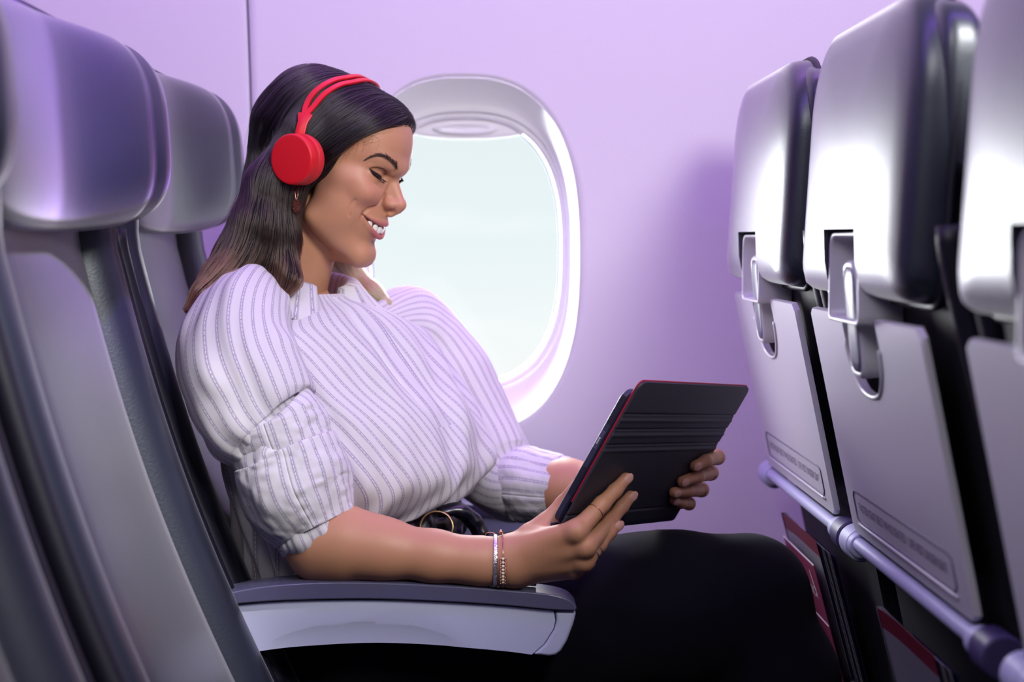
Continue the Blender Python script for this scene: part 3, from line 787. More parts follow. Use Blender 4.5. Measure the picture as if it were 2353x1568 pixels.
extrude_xz('armrest_end', [(1275, 1405), (1325, 1406), (1318, 1436), (1303, 1475), (1290, 1497), (1278, 1507), (1262, 1510), (1224, 1506), (1252, 1481), (1274, 1446), (1279, 1425)], YA + .005, YB - .005, m_grey2, cap, 0.004)
bm = bmesh.new(); bmesh.ops.create_uvsphere(bm, u_segments=48, v_segments=24, radius=1.0)
pc = P(835, 1520, YA); L0 = seatW.location
bmesh.ops.transform(bm, matrix=Matrix.Translation((pc[0] - L0[0], YA - .0015 - L0[1], pc[2] - L0[2])) @ Matrix.Diagonal((0.145, 0.0125, 0.052, 1)), verts=bm.verts)
cutter = bm_obj('cut', bm, None)
pan.modifiers.clear(); cutter.parent = seatW; bpy.context.view_layer.update(); boolean(pan, cutter); smooth_angle(pan, 30)
# recline button and its plate on the cap
q = [P(u, v, YA + .02) for u, v in ((1160, 1346), (1195, 1349), (1235, 1353))]
bm = bmesh.new(); add_box(bm, Vector(q[1]) + Vector((0, 0.006, 0.004)), (0.036, 0.018, 0.004), Matrix.Rotation(0.07, 3, 'Y')); bm_obj('recline_button', bm, m_cap, cap, bevel=(.0015, 3))
q = P(850, 1338, YA + .02); v, f = tube_arrays([(q[0] + .006 * math.cos(a) , YA + .006 + .02 * (a + 1.2), q[2] + .0022) for a in np.linspace(-1.2, 1.2, 12)], 0.0012, 6); mesh_obj('cap_joint', v, f, m_grey2, cap)

# matching armrest on the wall side
for o_ in (cap,):
    c_ = o_.copy(); COL.objects.link(c_); c_.location.y += .515
    for g_ in list(o_.children):
        d_ = g_.copy(); COL.objects.link(d_); d_.parent = c_
# ------------------------------------------------------------------ tablet pose and hands
T0 = np.array([0.199458, 1.681842, 0.762743])
TA = np.array([0.58172921, 0.80717668, -0.10028427]); TB = np.array([0.44608721, -0.21350963, 0.86914892]); TN = np.array([0.68014508, -0.55034485, -0.48427598])
TL, TS = 0.258, 0.1826
def tab(a, b, n): return T0 + np.multiply.outer(np.asarray(a, float), TA) + np.multiply.outer(np.asarray(b, float), TB) + np.multiply.outer(np.asarray(n, float), TN)
def Pn(u, v, h):
    d = CR * (u - CX) / FPX - CU * (v - CY) / FPX + CW
    return C0 + d * (((T0 + TN * h - C0) @ TN) / (d @ TN))

def V3(*a): return np.array(a, np.float32)
# right hand, next to the camera
RH = dict(
    index=([P(1325, 1222, 1.588), Pn(1383, 1160, .0125), Pn(1413, 1129, .0095), Pn(1438, 1100, .0072)], [.0112, .0088, .0076, .0064]),
    middle=([P(1346, 1257, 1.592), Pn(1403, 1194, .0125), Pn(1428, 1165, .0095), Pn(1449, 1141, .0072)], [.0114, .0088, .0076, .0064]),
    ring=([P(1342, 1290, 1.602), P(1376, 1252, 1.616), P(1400, 1224, 1.630), P(1417, 1208, 1.636)], [.0106, .0082, .0072, .0062]),
    little=([P(1322, 1308, 1.614), P(1352, 1292, 1.630), P(1350, 1280, 1.648), P(1338, 1276, 1.652)], [.0098, .0074, .0064, .0056]))
RW = P(1150, 1291, 1.626)
def hand_fingers(p, H, k=0.0022):
    f = None
    for q, r in H.values():
        d = polycone(p, [np.asarray(x, np.float32) for x in q], r, 0.004); f = d if f is None else smin(f, d, k)
    return f
def nails(H, dorsal):
    out = []
    for nm, (q, r) in H.items():
        ax_ = q[-1] - q[-2]; ax_ = ax_ / np.linalg.norm(ax_); dn = np.asarray(dorsal[nm], float); dn = dn - ax_ * (dn @ ax_); dn /= np.linalg.norm(dn); lt = np.cross(ax_, dn)
        c = q[-1] + ax_ * 0.0005 + dn * (r[-1] - 0.0012); out.append((c, np.stack([ax_, lt, dn], 1), (0.0068, 0.0052, 0.0019), dn))
    return out
_nd = TN * .7 + np.array([-.1, -.6, .25])
RN = nails(RH, dict(index=_nd, middle=_nd, ring=_nd, little=-TN))
def right_sdf(p):
    d = polycone(p, [P(640, 1060, 1.69), P(690, 1160, 1.664), P(742, 1243, 1.648), P(800, 1249, 1.640), P(880, 1262, 1.635), P(1000, 1279, 1.630), P(1090, 1289, 1.628), P(1150, 1291, 1.626)], [.040, .040, .0375, .0350, .0302, .0248, .0218, .0205], 0.02)
    d = smin(d, cone(p, P(725, 1285, 1.645), P(780, 1285, 1.64), .018, .018), .02)
    d = smin(d, cone(p, P(1120, 1277, 1.630), P(1172, 1272, 1.628), .0142, .0142), .016)
    d = smin(d, cone(p, P(1120, 1304, 1.626), P(1180, 1308, 1.624), .0142, .0160), .016)
    m = cone(p, P(1180, 1270, 1.620), P(1318, 1222, 1.590), .0155, .0115)
    m = smin(m, cone(p, P(1180, 1286, 1.618), P(1338, 1257, 1.594), .0160, .0118), .010)
    m = smin(m, cone(p, P(1182, 1304, 1.620), P(1335, 1290, 1.605), .0160, .0112), .010)
    m = smin(m, cone(p, P(1185, 1316, 1.630), P(1312, 1309, 1.619), .0150, .0105), .010)
    m = smin(m, cone(p, P(1200, 1290, 1.640), P(1300, 1270, 1.625), .0170, .0130), .014)     # palm flesh
    m = smin(m, polycone(p, [P(1185, 1264, 1.632), P(1222, 1234, 1.634), P(1252, 1209, 1.636)], [.0150, .0142, .0115], .008), .014)   # thumb base
    m = smin(m, cone(p, P(1245, 1230, 1.622), P(1292, 1234, 1.604), .0095, .0090), .010)     # web
    m = smin(m, polycone(p, [P(1252, 1209, 1.636), Pn(1296, 1160, -.028), Pn(1330, 1115, -.0235)], [.0115, .0098, .0078], .004), .008)
    d = smin(d, m, .014)
    f = hand_fingers(p, RH)
    d = smin(d, f, .0075)
    for q, r in list(RH.values())[:3]: d = smin(d, np.sqrt(((p - (q[0] + V3(0, -.0035, .001))) ** 2).sum(1)) - .0078, .008)      # knuckles
    for c, R_, s_, dn in RN: d = smin(d, ell(p, c, s_, R_), .0012)
    return d
LH = dict(
    index=([tab(.139, -.020, -.044), Pn(1648, 1051, .0015), Pn(1622, 1060, .0090), Pn(1597, 1071, .0070)], [.0105, .0088, .0074, .0062]),
    middle=([tab(.141, -.040, -.047), Pn(1633, 1087, .0020), Pn(1603, 1095, .0092), Pn(1568, 1107, .0070)], [.0106, .0088, .0075, .0064]),
    ring=([tab(.138, -.058, -.045), Pn(1612, 1126, .0025), Pn(1580, 1129, .0090), Pn(1549, 1132, .0070)], [.0102, .0084, .0072, .0063]),
    little=([tab(.132, -.074, -.040), Pn(1583, 1158, .0030), Pn(1565, 1156, .0080), Pn(1549, 1150, .0062)], [.0094, .0074, .0064, .0056]))
LW = P(1470, 1128, 1.885)
_nl = TN * .7 + np.array([-.15, -.6, .15])
LN = nails(LH, dict(index=_nl, middle=_nl, ring=_nl, little=_nl))
def left_sdf(p):
    d = polycone(p, [P(1120, 1095, 1.985), P(1200, 1110, 1.965), P(1300, 1122, 1.935), P(1390, 1127, 1.905), LW], [.038, .0375, .0345, .0275, .0215], .02)
    mc = [q[0] for q, r in LH.values()]
    m = None
    for i, e_ in enumerate(mc):
        s_ = LW + (TB * (0.010 - 0.008 * i)); c = cone(p, s_, e_, .0150, .0112); m = c if m is None else smin(m, c, .010)
    m = smin(m, polycone(p, [LW + TB * .012 + TN * .01, tab(.075, -.012, -.040), tab(.085, .018, -.026), tab(.095, .040, -.023)], [.0150, .0130, .0100, .0080], .008), .014)
    d = smin(d, m, .014)
    d = smin(d, hand_fingers(p, LH), .006)
    for c, R_, s_, dn in LN: d = smin(d, ell(p, c, s_, R_), .0012)
    return d
def skin_cols(V, NL):
    n = len(V); c = np.tile(SKIN, (n, 1)); Vf = V.astype(np.float32)
    for cen, R_, s_, dn in NL:
        w = (1 - sstep(0.0, 0.0007, ell(Vf, cen, s_, R_))) ; c = c * (1 - w[:, None]) + np.array([0.68, 0.36, 0.30]) * w[:, None]
    return c
def tips_red(V, c, H):
    for q, r in H.values():
        w = 0.35 * np.exp(-((V - q[-1]) ** 2).sum(1) / (2 * .011 ** 2)) + 0.25 * np.exp(-((V - q[1]) ** 2).sum(1) / (2 * .007 ** 2)); c = c * (1 - w[:, None]) + np.array([0.58, 0.23, 0.16]) * w[:, None]
    return c
def add_hand(fn, lo, hi, NL, H, name):
    V, F = surface_net(fn, lo, hi, HANDRES); V = laplace(V, F, 1, .3)
    c = tips_red(V, skin_cols(V, []), H); nl = skin_cols(V, NL); m_ = np.abs(nl[:, 0] - SKIN[0]) > 1e-4; c[m_] = nl[m_]
    return V, F, c
def bounds(pts, r): pts = np.array(pts); return pts.min(0) - r, pts.max(0) + r
_lo, _hi = bounds([P(640, 1060, 1.69), RW, P(742, 1262, 1.648)] + [x for q, r in RH.values() for x in q] + [Pn(1330, 1115, -.0235)], .052)
right_arm = add_hand(right_sdf, _lo, _hi, RN, RH, 'right')
_lo, _hi = bounds([P(1120, 1095, 1.985), LW, tab(.095, .040, -.023)] + [x for q, r in LH.values() for x in q], .044)
left_arm = add_hand(left_sdf, _lo, _hi, LN, LH, 'left')

# chest, shoulders and upper arms under the shirt join neck and arms into one body
def trunk_sdf(p):
    d = cone(p, h2w((4, -4, -165)), P(690, 745, 1.882), .036, .040)
    d = smin(d, cone(p, P(725, 830, 1.885), P(775, 1060, 1.872), .072, .080), .03)
    d = smin(d, polycone(p, [P(700, 765, 1.885), P(592, 800, 1.765), P(640, 1060, 1.69)], [.034, .032, .036], .02), .02)
    d = smin(d, polycone(p, [P(720, 775, 1.895), P(945, 830, 2.025), P(1075, 990, 2.020), P(1130, 1085, 1.985)], [.034, .031, .032, .034], .02), .02)
    d = smin(d, cone(p, P(790, 1080, 1.872), P(800, 1200, 1.872), .085, .088), .05)
    return d
_lo, _hi = bounds([P(590, 700, 1.70), P(1130, 1230, 2.0), P(760, 700, 1.87), P(640, 1100, 1.66)], .10)
tv_, tf_ = surface_net(trunk_sdf, _lo, _hi, .006)
_parts = [(h2w(HV), HF, HC), right_arm, left_arm, (tv_, tf_, np.tile(SKIN, (len(tv_), 1)))]
BV = np.vstack([a[0] for a in _parts]); BC = np.vstack([a[2] for a in _parts]); _o = np.cumsum([0] + [len(a[0]) for a in _parts])
BF = np.vstack([a[1] + o_ for a, o_ in zip(_parts, _o)])
body = mesh_obj('body', BV, BF[:, ::-1], m_skin, woman, cols=BC)
# ------------------------------------------------------------------ tablet in its folding case
m_case = mat('case cover', srgb(52, 50, 62), 0.55, spec=0.4, bump=('voronoi', 900, 0.10, 0.0004))
m_case2 = mat('case shell', srgb(40, 40, 66), 0.5)
m_red = mat('red lining', srgb(150, 16, 44), 0.6)
m_screen = bpy.data.materials.new('lit screen'); m_screen.use_nodes = True
_b = m_screen.node_tree.nodes['Principled BSDF']; _b.inputs['Base Color'].default_value = (.02, .02, .02, 1); _b.inputs['Roughness'].default_value = .08
_b.inputs['Emission Color'].default_value = (0.85, 0.92, 1, 1); _b.inputs['Emission Strength'].default_value = 0.6
tablet = empty('tablet', tuple(T0), 'dark tablet in a folded case with red lined cover, held by the person', 'tablet')
def plate(name, a0, a1, b0, b1, n0, n1, rad, m, bev=0.001, parent=None, rb=None):
    o2 = rrect(a1 - a0, b1 - b0, rad, rad if rb is None else rb, 6) + ((a0 + a1) / 2, (b0 + b1) / 2); k = len(o2)
    prof = [(0.0, n0), (bev, n0), (0, n0 + bev), (0, n1 - bev), (bev, n1), (0, n1)]
    c = o2.mean(0); V = []
    def ins(d): return c + (o2 - c) * (1 - d / np.maximum(np.abs(o2 - c).max(), 1e-6) * 1.6)
    V = [np.c_[ins(bev), np.full(k, n0)], np.c_[o2, np.full(k, n0 + bev)], np.c_[o2, np.full(k, n1 - bev)], np.c_[ins(bev), np.full(k, n1)]]
    V = np.vstack(V); F = [tuple(f) for f in grid_faces(4, k, wrap_v=True)] + [tuple(range(k))[::-1], tuple(range(3 * k, 4 * k))]
    return smooth_angle(fixn(mesh_obj(name, tab(V[:, 0], V[:, 1], V[:, 2]), F, m, parent or tablet)), 35)
hl, hs_ = TL / 2, TS / 2
plate('screen', -hl + .004, hl - .004, -hs_ + .004, hs_ - .020, -.0152, -.0140, .008, m_screen, .0003)
shell = plate('case_shell', -hl + .0005, hl - .001, -hs_ + .001, hs_ - .0165, -.0146, -.0052, .012, m_case2, .0018, rb=.010)
plate('cover_lining', -hl - .0006, hl + .0006, -hs_ + .03, hs_ + .0008, -.0036, -.0012, .010, m_red, .0006, rb=.002)
# ribbed cover
bb = np.unique(np.r_[np.linspace(-hs_, hs_, 40), np.linspace(-hs_, -hs_ + .012, 10), np.linspace(hs_ - .012, hs_, 12)] )
rib = np.array([.215, .318, .425]); extra = []
for f_ in list(rib) + [.915]: extra += list(hs_ - TS * f_ + np.linspace(-.012, .004, 22))
bb = np.unique(np.round(np.r_[bb, extra], 5))
fr = (hs_ - bb) / TS
h = np.zeros_like(bb)
for f_ in rib:
    d_ = (fr - f_) * TS
    h += -0.0011 * np.exp(-(d_ / .0012) ** 2) + 0.0008 * np.exp(-((d_ - .0075) / .0022) ** 2) - .0005 * np.exp(-((d_ - .004) / .003) ** 2)
d_ = (fr - .915) * TS; h += -0.0018 * np.exp(-(d_ / .0014) ** 2)
rc = .010
t_ = np.clip((bb - (hs_ - rc)) / rc, 0, 1); aw = hl - rc * (1 - np.sqrt(np.maximum(1 - t_ ** 2, 0)))
ee = np.r_[-1, -.996, -.985, np.linspace(-.97, .97, 9), .985, .996, 1]
A = aw[:, None] * ee[None]; ed = np.interp(np.abs(ee), [0, .985, .996, 1], [0, 0, -.0004, -.0012])
top = np.stack([A, np.repeat(bb[:, None], len(ee), 1), h[:, None] + ed[None] + .0012], -1); bot = top.copy(); bot[..., 2] = -.0013
n1, n2 = A.shape
V = np.vstack([top.reshape(-1, 3), bot.reshape(-1, 3)]); F = [tuple(f) for f in grid_faces(n1, n2)] + [tuple(f[::-1]) for f in grid_faces(n1, n2, off=n1 * n2)]
o_ = n1 * n2
for i in range(n1 - 1):
    for j in (0, n2 - 1): q = (i * n2 + j, (i + 1) * n2 + j, o_ + (i + 1) * n2 + j, o_ + i * n2 + j); F.append(q if j else q[::-1])
for j in range(n2 - 1):
    for i in (0, n1 - 1): F.append((i * n2 + j, i * n2 + j + 1, o_ + i * n2 + j + 1, o_ + i * n2 + j))
smooth_angle(fixn(mesh_obj('cover', tab(V[:, 0], V[:, 1], V[:, 2]), F, m_case, tablet)), 50)
# hinge : folded strip under the lower edge
th = np.linspace(-math.pi / 2, math.pi / 2, 12)
cl = np.vstack([[(-hs_ + .012, 0.000)], np.c_[-hs_ - .003 - .0062 * np.cos(th[::-1]), -.0062 + .0062 * np.sin(th[::-1])]])
tn = np.gradient(cl, axis=0); tn /= np.linalg.norm(tn, axis=1)[:, None]; nn = np.c_[-tn[:, 1], tn[:, 0]]
loop = np.vstack([cl + nn * .0011, (cl - nn * .0011)[::-1]]); k = len(loop)
V = np.vstack([np.c_[np.full(k, a_), loop] for a_ in (-hl + .003, hl - .0003)])
F = [(i, (i + 1) % k, k + (i + 1) % k, k + i) for i in range(k)] + [tuple(range(k))[::-1], tuple(range(k, 2 * k))]
smooth_angle(fixn(mesh_obj('hinge', tab(V[:, 0], V[:, 1], V[:, 2]), F, m_case2, tablet)), 50)
# connector port and speaker ribs on the near short edge
bm = bmesh.new(); R3 = Matrix((TA, TB, TN)).transposed()
def tbox(c, s): add_box(bm, Vector(tab(*c)), s, R3)
tbox((-hl + .0006, .013, -.0098), (.0016, .022, .0050)); bm_obj('port_cutout', bm, mat('port recess', srgb(66, 64, 92), .5), shell, smooth=False, bevel=(.0006, 2))
bm = bmesh.new(); tbox((-hl - .0003, .012, -.0098), (.0012, .0085, .0026)); bm_obj('port', bm, mat('port metal', srgb(190, 190, 200), .25, 1.0), shell, smooth=False, bevel=(.0005, 2))
bm = bmesh.new()
for b0_ in (-.055, .034):
    for k in range(14): tbox((-hl + .0003, b0_ + k * .0026, -.0098), (.0012, .0012, .0046))
bm_obj('speaker_rib', bm, m_shell, shell, smooth=False)['kind'] = 'stuff'
# ------------------------------------------------------------------ clothes
def stripe_mat(name, base=srgb(236, 233, 240), period=1.0):
    m = mat(name, base, 0.85, spec=0.15, sheen=0.15); nt = m.node_tree; b = nt.nodes['Principled BSDF']; N = nt.nodes; L = nt.links
    uvn = N.new('ShaderNodeUVMap'); uvn.uv_map = 'UVMap'; sx = N.new('ShaderNodeSeparateXYZ'); L.new(uvn.outputs[0], sx.inputs[0])
    def mth(op, a, c=None):
        q = N.new('ShaderNodeMath'); q.operation = op
        for i_, x in enumerate((a, c)):
            if x is None: continue
            if isinstance(x, (int, float)): q.inputs[i_].default_value = x
            else: L.new(x, q.inputs[i_])
        return q.outputs[0]
    nz_ = N.new('ShaderNodeTexNoise'); nz_.inputs['Scale'].default_value = 14.0; L.new(uvn.outputs[0], nz_.inputs['Vector'])
    wob = mth('MULTIPLY', mth('SUBTRACT', nz_.outputs['Fac'], 0.5), 0.10)
    x = mth('ABSOLUTE', mth('SUBTRACT', mth('FRACT', mth('ADD', sx.outputs[0], wob)), 0.5))
    def band(lo, hi):
        r = N.new('ShaderNodeMapRange'); r.interpolation_type = 'SMOOTHSTEP'; r.inputs[1].default_value = lo; r.inputs[2].default_value = hi; r.inputs[3].default_value = 1; r.inputs[4].default_value = 0; L.new(x, r.inputs[0]); return r.outputs[0]
    wide = band(0.13, 0.175); mid = band(0.030, 0.05)
    dash = mth('GREATER_THAN', mth('FRACT', mth('MULTIPLY', sx.outputs[1], 3.1)), 0.25)
    edge = mth('MULTIPLY', band(0.055, 0.075), mth('SUBTRACT', 1.0, mid))
    m1 = N.new('ShaderNodeMix'); m1.data_type = 'RGBA'; m1.inputs[6].default_value = base; m1.inputs[7].default_value = srgb(203, 195, 214); L.new(wide, m1.inputs[0])
    m2 = N.new('ShaderNodeMix'); m2.data_type = 'RGBA'; m2.inputs[7].default_value = srgb(150, 138, 172); L.new(m1.outputs[2], m2.inputs[6]); L.new(edge, m2.inputs[0])
    m3 = N.new('ShaderNodeMix'); m3.data_type = 'RGBA'; m3.inputs[7].default_value = srgb(244, 242, 248); L.new(m2.outputs[2], m3.inputs[6]); L.new(mth('MULTIPLY', mid, dash), m3.inputs[0])
    L.new(m3.outputs[2], b.inputs['Base Color'])
    tr = N.new('ShaderNodeBsdfTranslucent'); L.new(m3.outputs[2], tr.inputs[0]); mxs = N.new('ShaderNodeMixShader'); mxs.inputs[0].default_value = 0.22
    L.new(b.outputs[0], mxs.inputs[1]); L.new(tr.outputs[0], mxs.inputs[2]); L.new(mxs.outputs[0], N['Material Output'].inputs[0])
    wv = N.new('ShaderNodeTexNoise'); wv.inputs['Scale'].default_value = 700; tcn = N.new('ShaderNodeTexCoord'); L.new(tcn.outputs['Object'], wv.inputs['Vector'])
    bp = N.new('ShaderNodeBump'); bp.inputs['Strength'].default_value = 0.12; bp.inputs['Distance'].default_value = 0.0006; L.new(wv.outputs['Fac'], bp.inputs['Height']); L.new(bp.outputs[0], b.inputs['Normal'])
    return m
m_shirt = stripe_mat('striped shirt cloth')
m_trouser = mat('black trouser cloth', srgb(15, 13, 26), 0.9, spec=0.15, bump=('noise', 900, 0.3, 0.0006), sheen=0.05)
m_satin = mat('black satin', srgb(16, 15, 28), 0.28, spec=0.6)
m_gold = mat('antique gold', srgb(176, 150, 110), 0.25, 1.0)
SP = 0.0142                                   # stripe spacing in metres

def interp_rows(keys, n):
    """keys: list of equal-length tuples; smooth resampling to n rows"""
    return spline(np.array(keys, float), n)

# --- torso : rings from the neck down.  px u, v, y, yaw(deg), half width, front depth, back depth, tilt
rows = [(684, 676, 1.872, 35, .066, .058, .058, .02),
        (688, 690, 1.872, 35, .085, .066, .066, .02),
        (698, 706, 1.872, 35, .130, .080, .078, .01),
        (712, 738, 1.872, 35, .171, .094, .088, .00),
        (736, 800, 1.872, 34, .180, .110, .098, .00),
        (757, 870, 1.872, 33, .184, .128, .102, .00),
        (778, 940, 1.872, 31, .184, .148, .104, .01),
        (798, 1010, 1.872, 29, .186, .158, .106, .01),
        (808, 1075, 1.872, 27, .186, .162, .110, .02),
        (806, 1130, 1.872, 25, .180, .146, .114, .05),
        (802, 1178, 1.872, 23, .172, .122, .118, .10),
        (797, 1212, 1.872, 22, .164, .100, .122, .22),
        (792, 1240, 1.872, 22, .160, .090, .124, .32)]
NR, NPH = 150, 320
K = interp_rows(rows, NR); PHI = np.linspace(0, 2 * math.pi, NPH, endpoint=False)
tt = np.linspace(0, 1, NR)
def torso_grid(off=0.0):
    G = np.zeros((NR, NPH, 3)); T_, PH = np.meshgrid(tt, PHI, indexing='ij')
    # folds
    w = sstep(0.12, 0.35, T_)
    nzp = lambda a, b, s_: vnoise(np.stack([T_.ravel() * a, np.cos(PH).ravel() * b + 7, np.sin(PH).ravel() * b + 3], 1), s_).reshape(T_.shape)
    fd = 0.0066 * w * nzp(3.2, 4.0, 1) + 0.0050 * w * nzp(6, 9.0, 2) + 0.0012 * nzp(14, 16, 5)
    # pleats gathering towards the waist
    fd += 0.0062 * sstep(0.55, 0.95, T_) * np.sin(PH * 19 + 2.2 * nzp(2, 2, 9)) * (0.55 + 0.45 * nzp(1.5, 3, 4))
    # long diagonal drapes across the front, from the shoulder to the far waist
    for c0_, sl, wd, am in ((1.02, 1.15, .10, .0075), (1.40, 1.0, .09, .007), (0.62, 1.25, .10, .006), (1.85, .75, .10, .0065), (.2, .9, .12, .006)):
        d_ = (PH - (c0_ + 1.75 * (0.85 - T_) * -sl + .55)) ; d_ = (d_ + math.pi) % (2 * math.pi) - math.pi
        fd += am * np.exp(-(d_ / wd) ** 2) * sstep(.2, .4, T_) * (1 - sstep(.85, 1.0, T_)) - am * .5 * np.exp(-((d_ - .16) / .1) ** 2) * sstep(.2, .4, T_) * (1 - sstep(.85, 1, T_))
    for i in range(NR):
        u, v, y, yaw, a, bf, bb_, tl = K[i]; c = P(u, v, y); yw = math.radians(yaw)
        l = np.array([math.sin(yw), math.cos(yw), 0]); n = np.array([math.cos(yw), -math.sin(yw), 0])
        cs, sn = np.cos(PHI), np.sin(PHI); ex = 0.88
        cs2 = np.sign(cs) * np.abs(cs) ** ex; sn2 = np.sign(sn) * np.abs(sn) ** ex
        b_ = np.where(sn > 0, bf, bb_)
        r = (np.sqrt((a * cs2) ** 2 + (b_ * sn2) ** 2)); dr = (fd[i] + off) / r
        G[i] = c + np.outer(a * cs2 * (1 + dr), l) + np.outer(b_ * sn2 * (1 + dr), n)
        G[i, :, 2] += tl * b_ * sn2 * 1.2 - .035 * (K[i][4] > .1) * np.abs(cs) ** 3 * np.exp(-((v - 715) / 40.) ** 2)
    return G
# body under the shirt so the shirt is filled, and the skin seen at the collar
TG = torso_grid()
circ = np.linalg.norm(np.diff(TG[NR // 2], axis=0, append=TG[NR // 2][:1]), axis=1).sum()
uu = np.concatenate([[0], np.cumsum(np.linalg.norm(np.diff(TG[NR // 2], axis=0), axis=1))]) / SP
vv = np.r_[0, np.cumsum(np.linalg.norm(np.diff(TG[:, NPH // 4], axis=0), axis=1))] / SP
def cloth(name, G, uvu, uvv, parent, wrap=True, thick=0.0012, m=None):
    """grid cloth with texture seam: column 0 is repeated"""
    if wrap: G = np.concatenate([G, G[:, :1]], 1)
    n1, n2 = G.shape[:2]
    uv = np.stack(np.broadcast_arrays(np.asarray(uvu)[None, :] if np.ndim(uvu) == 1 else uvu, np.asarray(uvv)[:, None] if np.ndim(uvv) == 1 else uvv), -1).reshape(-1, 2)
    o = mesh_obj(name, G.reshape(-1, 3), grid_faces(n1, n2), m or m_shirt, parent, uv=uv)
    return o
def solid(o, t=0.0012):
    mo = o.modifiers.new('solid', 'SOLIDIFY'); mo.thickness = t; mo.offset = 0; return o
_wp = np.exp(-(((PHI - math.radians(140)) / math.radians(48)) ** 2)); _wp[PHI > math.radians(300)] = 0
UV2 = np.concatenate([uu, [round(circ / SP / .84 * .84)]])[None, :] + 6.0 * sstep(.10, .80, tt)[:, None] * np.append(_wp, _wp[0])[None, :]
shirt = cloth('shirt', TG, UV2 * .84, vv, woman)
# --- placket down the front
PG = torso_grid(0.0050)
j0 = int(NPH * (90 - 5.5) / 360); j1 = int(NPH * (90 + 6) / 360)
pl = PG[6:92, j0:j1 + 1].copy(); pl[:, 0] = TG[6:92, j0] ; pl[:, -1] = TG[6:92, j1]
fo_ = (1 - sstep(.55, 1, np.linspace(0, 1, len(pl))))[:, None, None]; pl = TG[6:92, j0:j1 + 1] * (1 - fo_) + pl * fo_ - (1 - fo_) * np.array([.0012, -.0008, 0])
cloth('placket', pl, np.linspace(0.15, 2.1, pl.shape[1]), vv[6:92], shirt, wrap=False)

# --- sleeves : path with radius; each key u, v, y, r
def sleeve(name, keys, n, nph, parent, up0, seed, fold=.004, squash=1.0, fine=0.0, ripple=0.0):
    Kk = interp_rows(keys, n); pts = np.array([P(a, b, c) for a, b, c in Kk[:, :3]]); T, U, V_ = frames(pts, up0)
    ph = np.linspace(0, 2 * math.pi, nph, endpoint=False); t_ = np.linspace(0, 1, n); TT, PP = np.meshgrid(t_, ph, indexing='ij')
    nzp = lambda a, b, s_: vnoise(np.stack([TT.ravel() * a, np.cos(PP).ravel() * b + 5, np.sin(PP).ravel() * b + 9], 1), s_ + seed).reshape(TT.shape)
    fd = fold * nzp(4, 2.2, 1) + fold * .6 * nzp(9, 3.5, 2) + fine * nzp(26, 9, 3) + ripple * np.sin(PP * 14 + 3 * nzp(2, 1.5, 6)) * (.5 + .5 * nzp(2, 2, 8))
    R_ = Kk[:, 3][:, None] + fd
    G = pts[:, None] + R_[..., None] * (np.cos(PP)[..., None] * U[:, None] * squash + np.sin(PP)[..., None] * V_[:, None])
    cc = 2 * math.pi * Kk[:, 3].max(); uvu = np.linspace(0, round(cc / SP), nph + 1); uvv = np.r_[0, np.cumsum(np.linalg.norm(np.diff(pts, axis=0), axis=1))] / SP
    return cloth(name, G, uvu, uvv, parent)
UPS = np.array([0, -1.0, 0.0])
sl = sleeve('sleeve', [(600, 676, 1.800, .030), (576, 702, 1.765, .048), (556, 750, 1.735, .0585), (549, 810, 1.710, .0665), (558, 868, 1.692, .0700), (580, 925, 1.678, .0690), (598, 965, 1.670, .0640), (616, 988, 1.667, .0560), (632, 1000, 1.665, .0500)], 110, 150, shirt, UPS, 11, .0048, ripple=.0016)
solid(sleeve('sleeve_fold', [(622, 965, 1.666, .0475), (628, 972, 1.666, .0535), (634, 986, 1.665, .0560), (644, 1015, 1.663, .0555), (655, 1045, 1.661, .0535), (666, 1070, 1.660, .0490)], 50, 140, shirt, UPS, 12, .0024, fine=.0005), .0015)
solid(sleeve('cuff', [(664, 1036, 1.661, .0490), (658, 1040, 1.661, .0555), (662, 1052, 1.660, .0578), (670, 1085, 1.658, .0605), (684, 1130, 1.655, .0612), (702, 1168, 1.652, .0570), (717, 1196, 1.650, .0500), (725, 1212, 1.649, .0455), (723, 1208, 1.649, .0430), (712, 1186, 1.651, .0420)], 90, 150, shirt, UPS, 13, .0034, fine=.0011, ripple=.0008), .0015)
sf = sleeve('sleeve', [(850, 745, 1.930, .020), (905, 728, 1.975, .034), (935, 735, 2.000, .046), (962, 772, 2.020, .0560), (995, 832, 2.030, .0620), (1030, 900, 2.030, .0650), (1075, 975, 2.022, .0630), (1110, 1030, 2.008, .0600), (1135, 1080, 1.992, .0560), (1165, 1108, 1.978, .0500), (1195, 1114, 1.968, .0430)], 110, 130, shirt, UPS, 21, .0044)
solid(sleeve('cuff', [(1192, 1112, 1.970, .0370), (1186, 1111, 1.972, .0440), (1194, 1111, 1.969, .0470), (1215, 1112, 1.963, .0475), (1245, 1116, 1.954, .0455), (1272, 1120, 1.946, .0425), (1284, 1122, 1.943, .0405), (1280, 1121, 1.944, .0390), (1260, 1118, 1.950, .0385)], 70, 120, shirt, UPS, 22, .0026, fine=.0007, ripple=.0007), .0015)

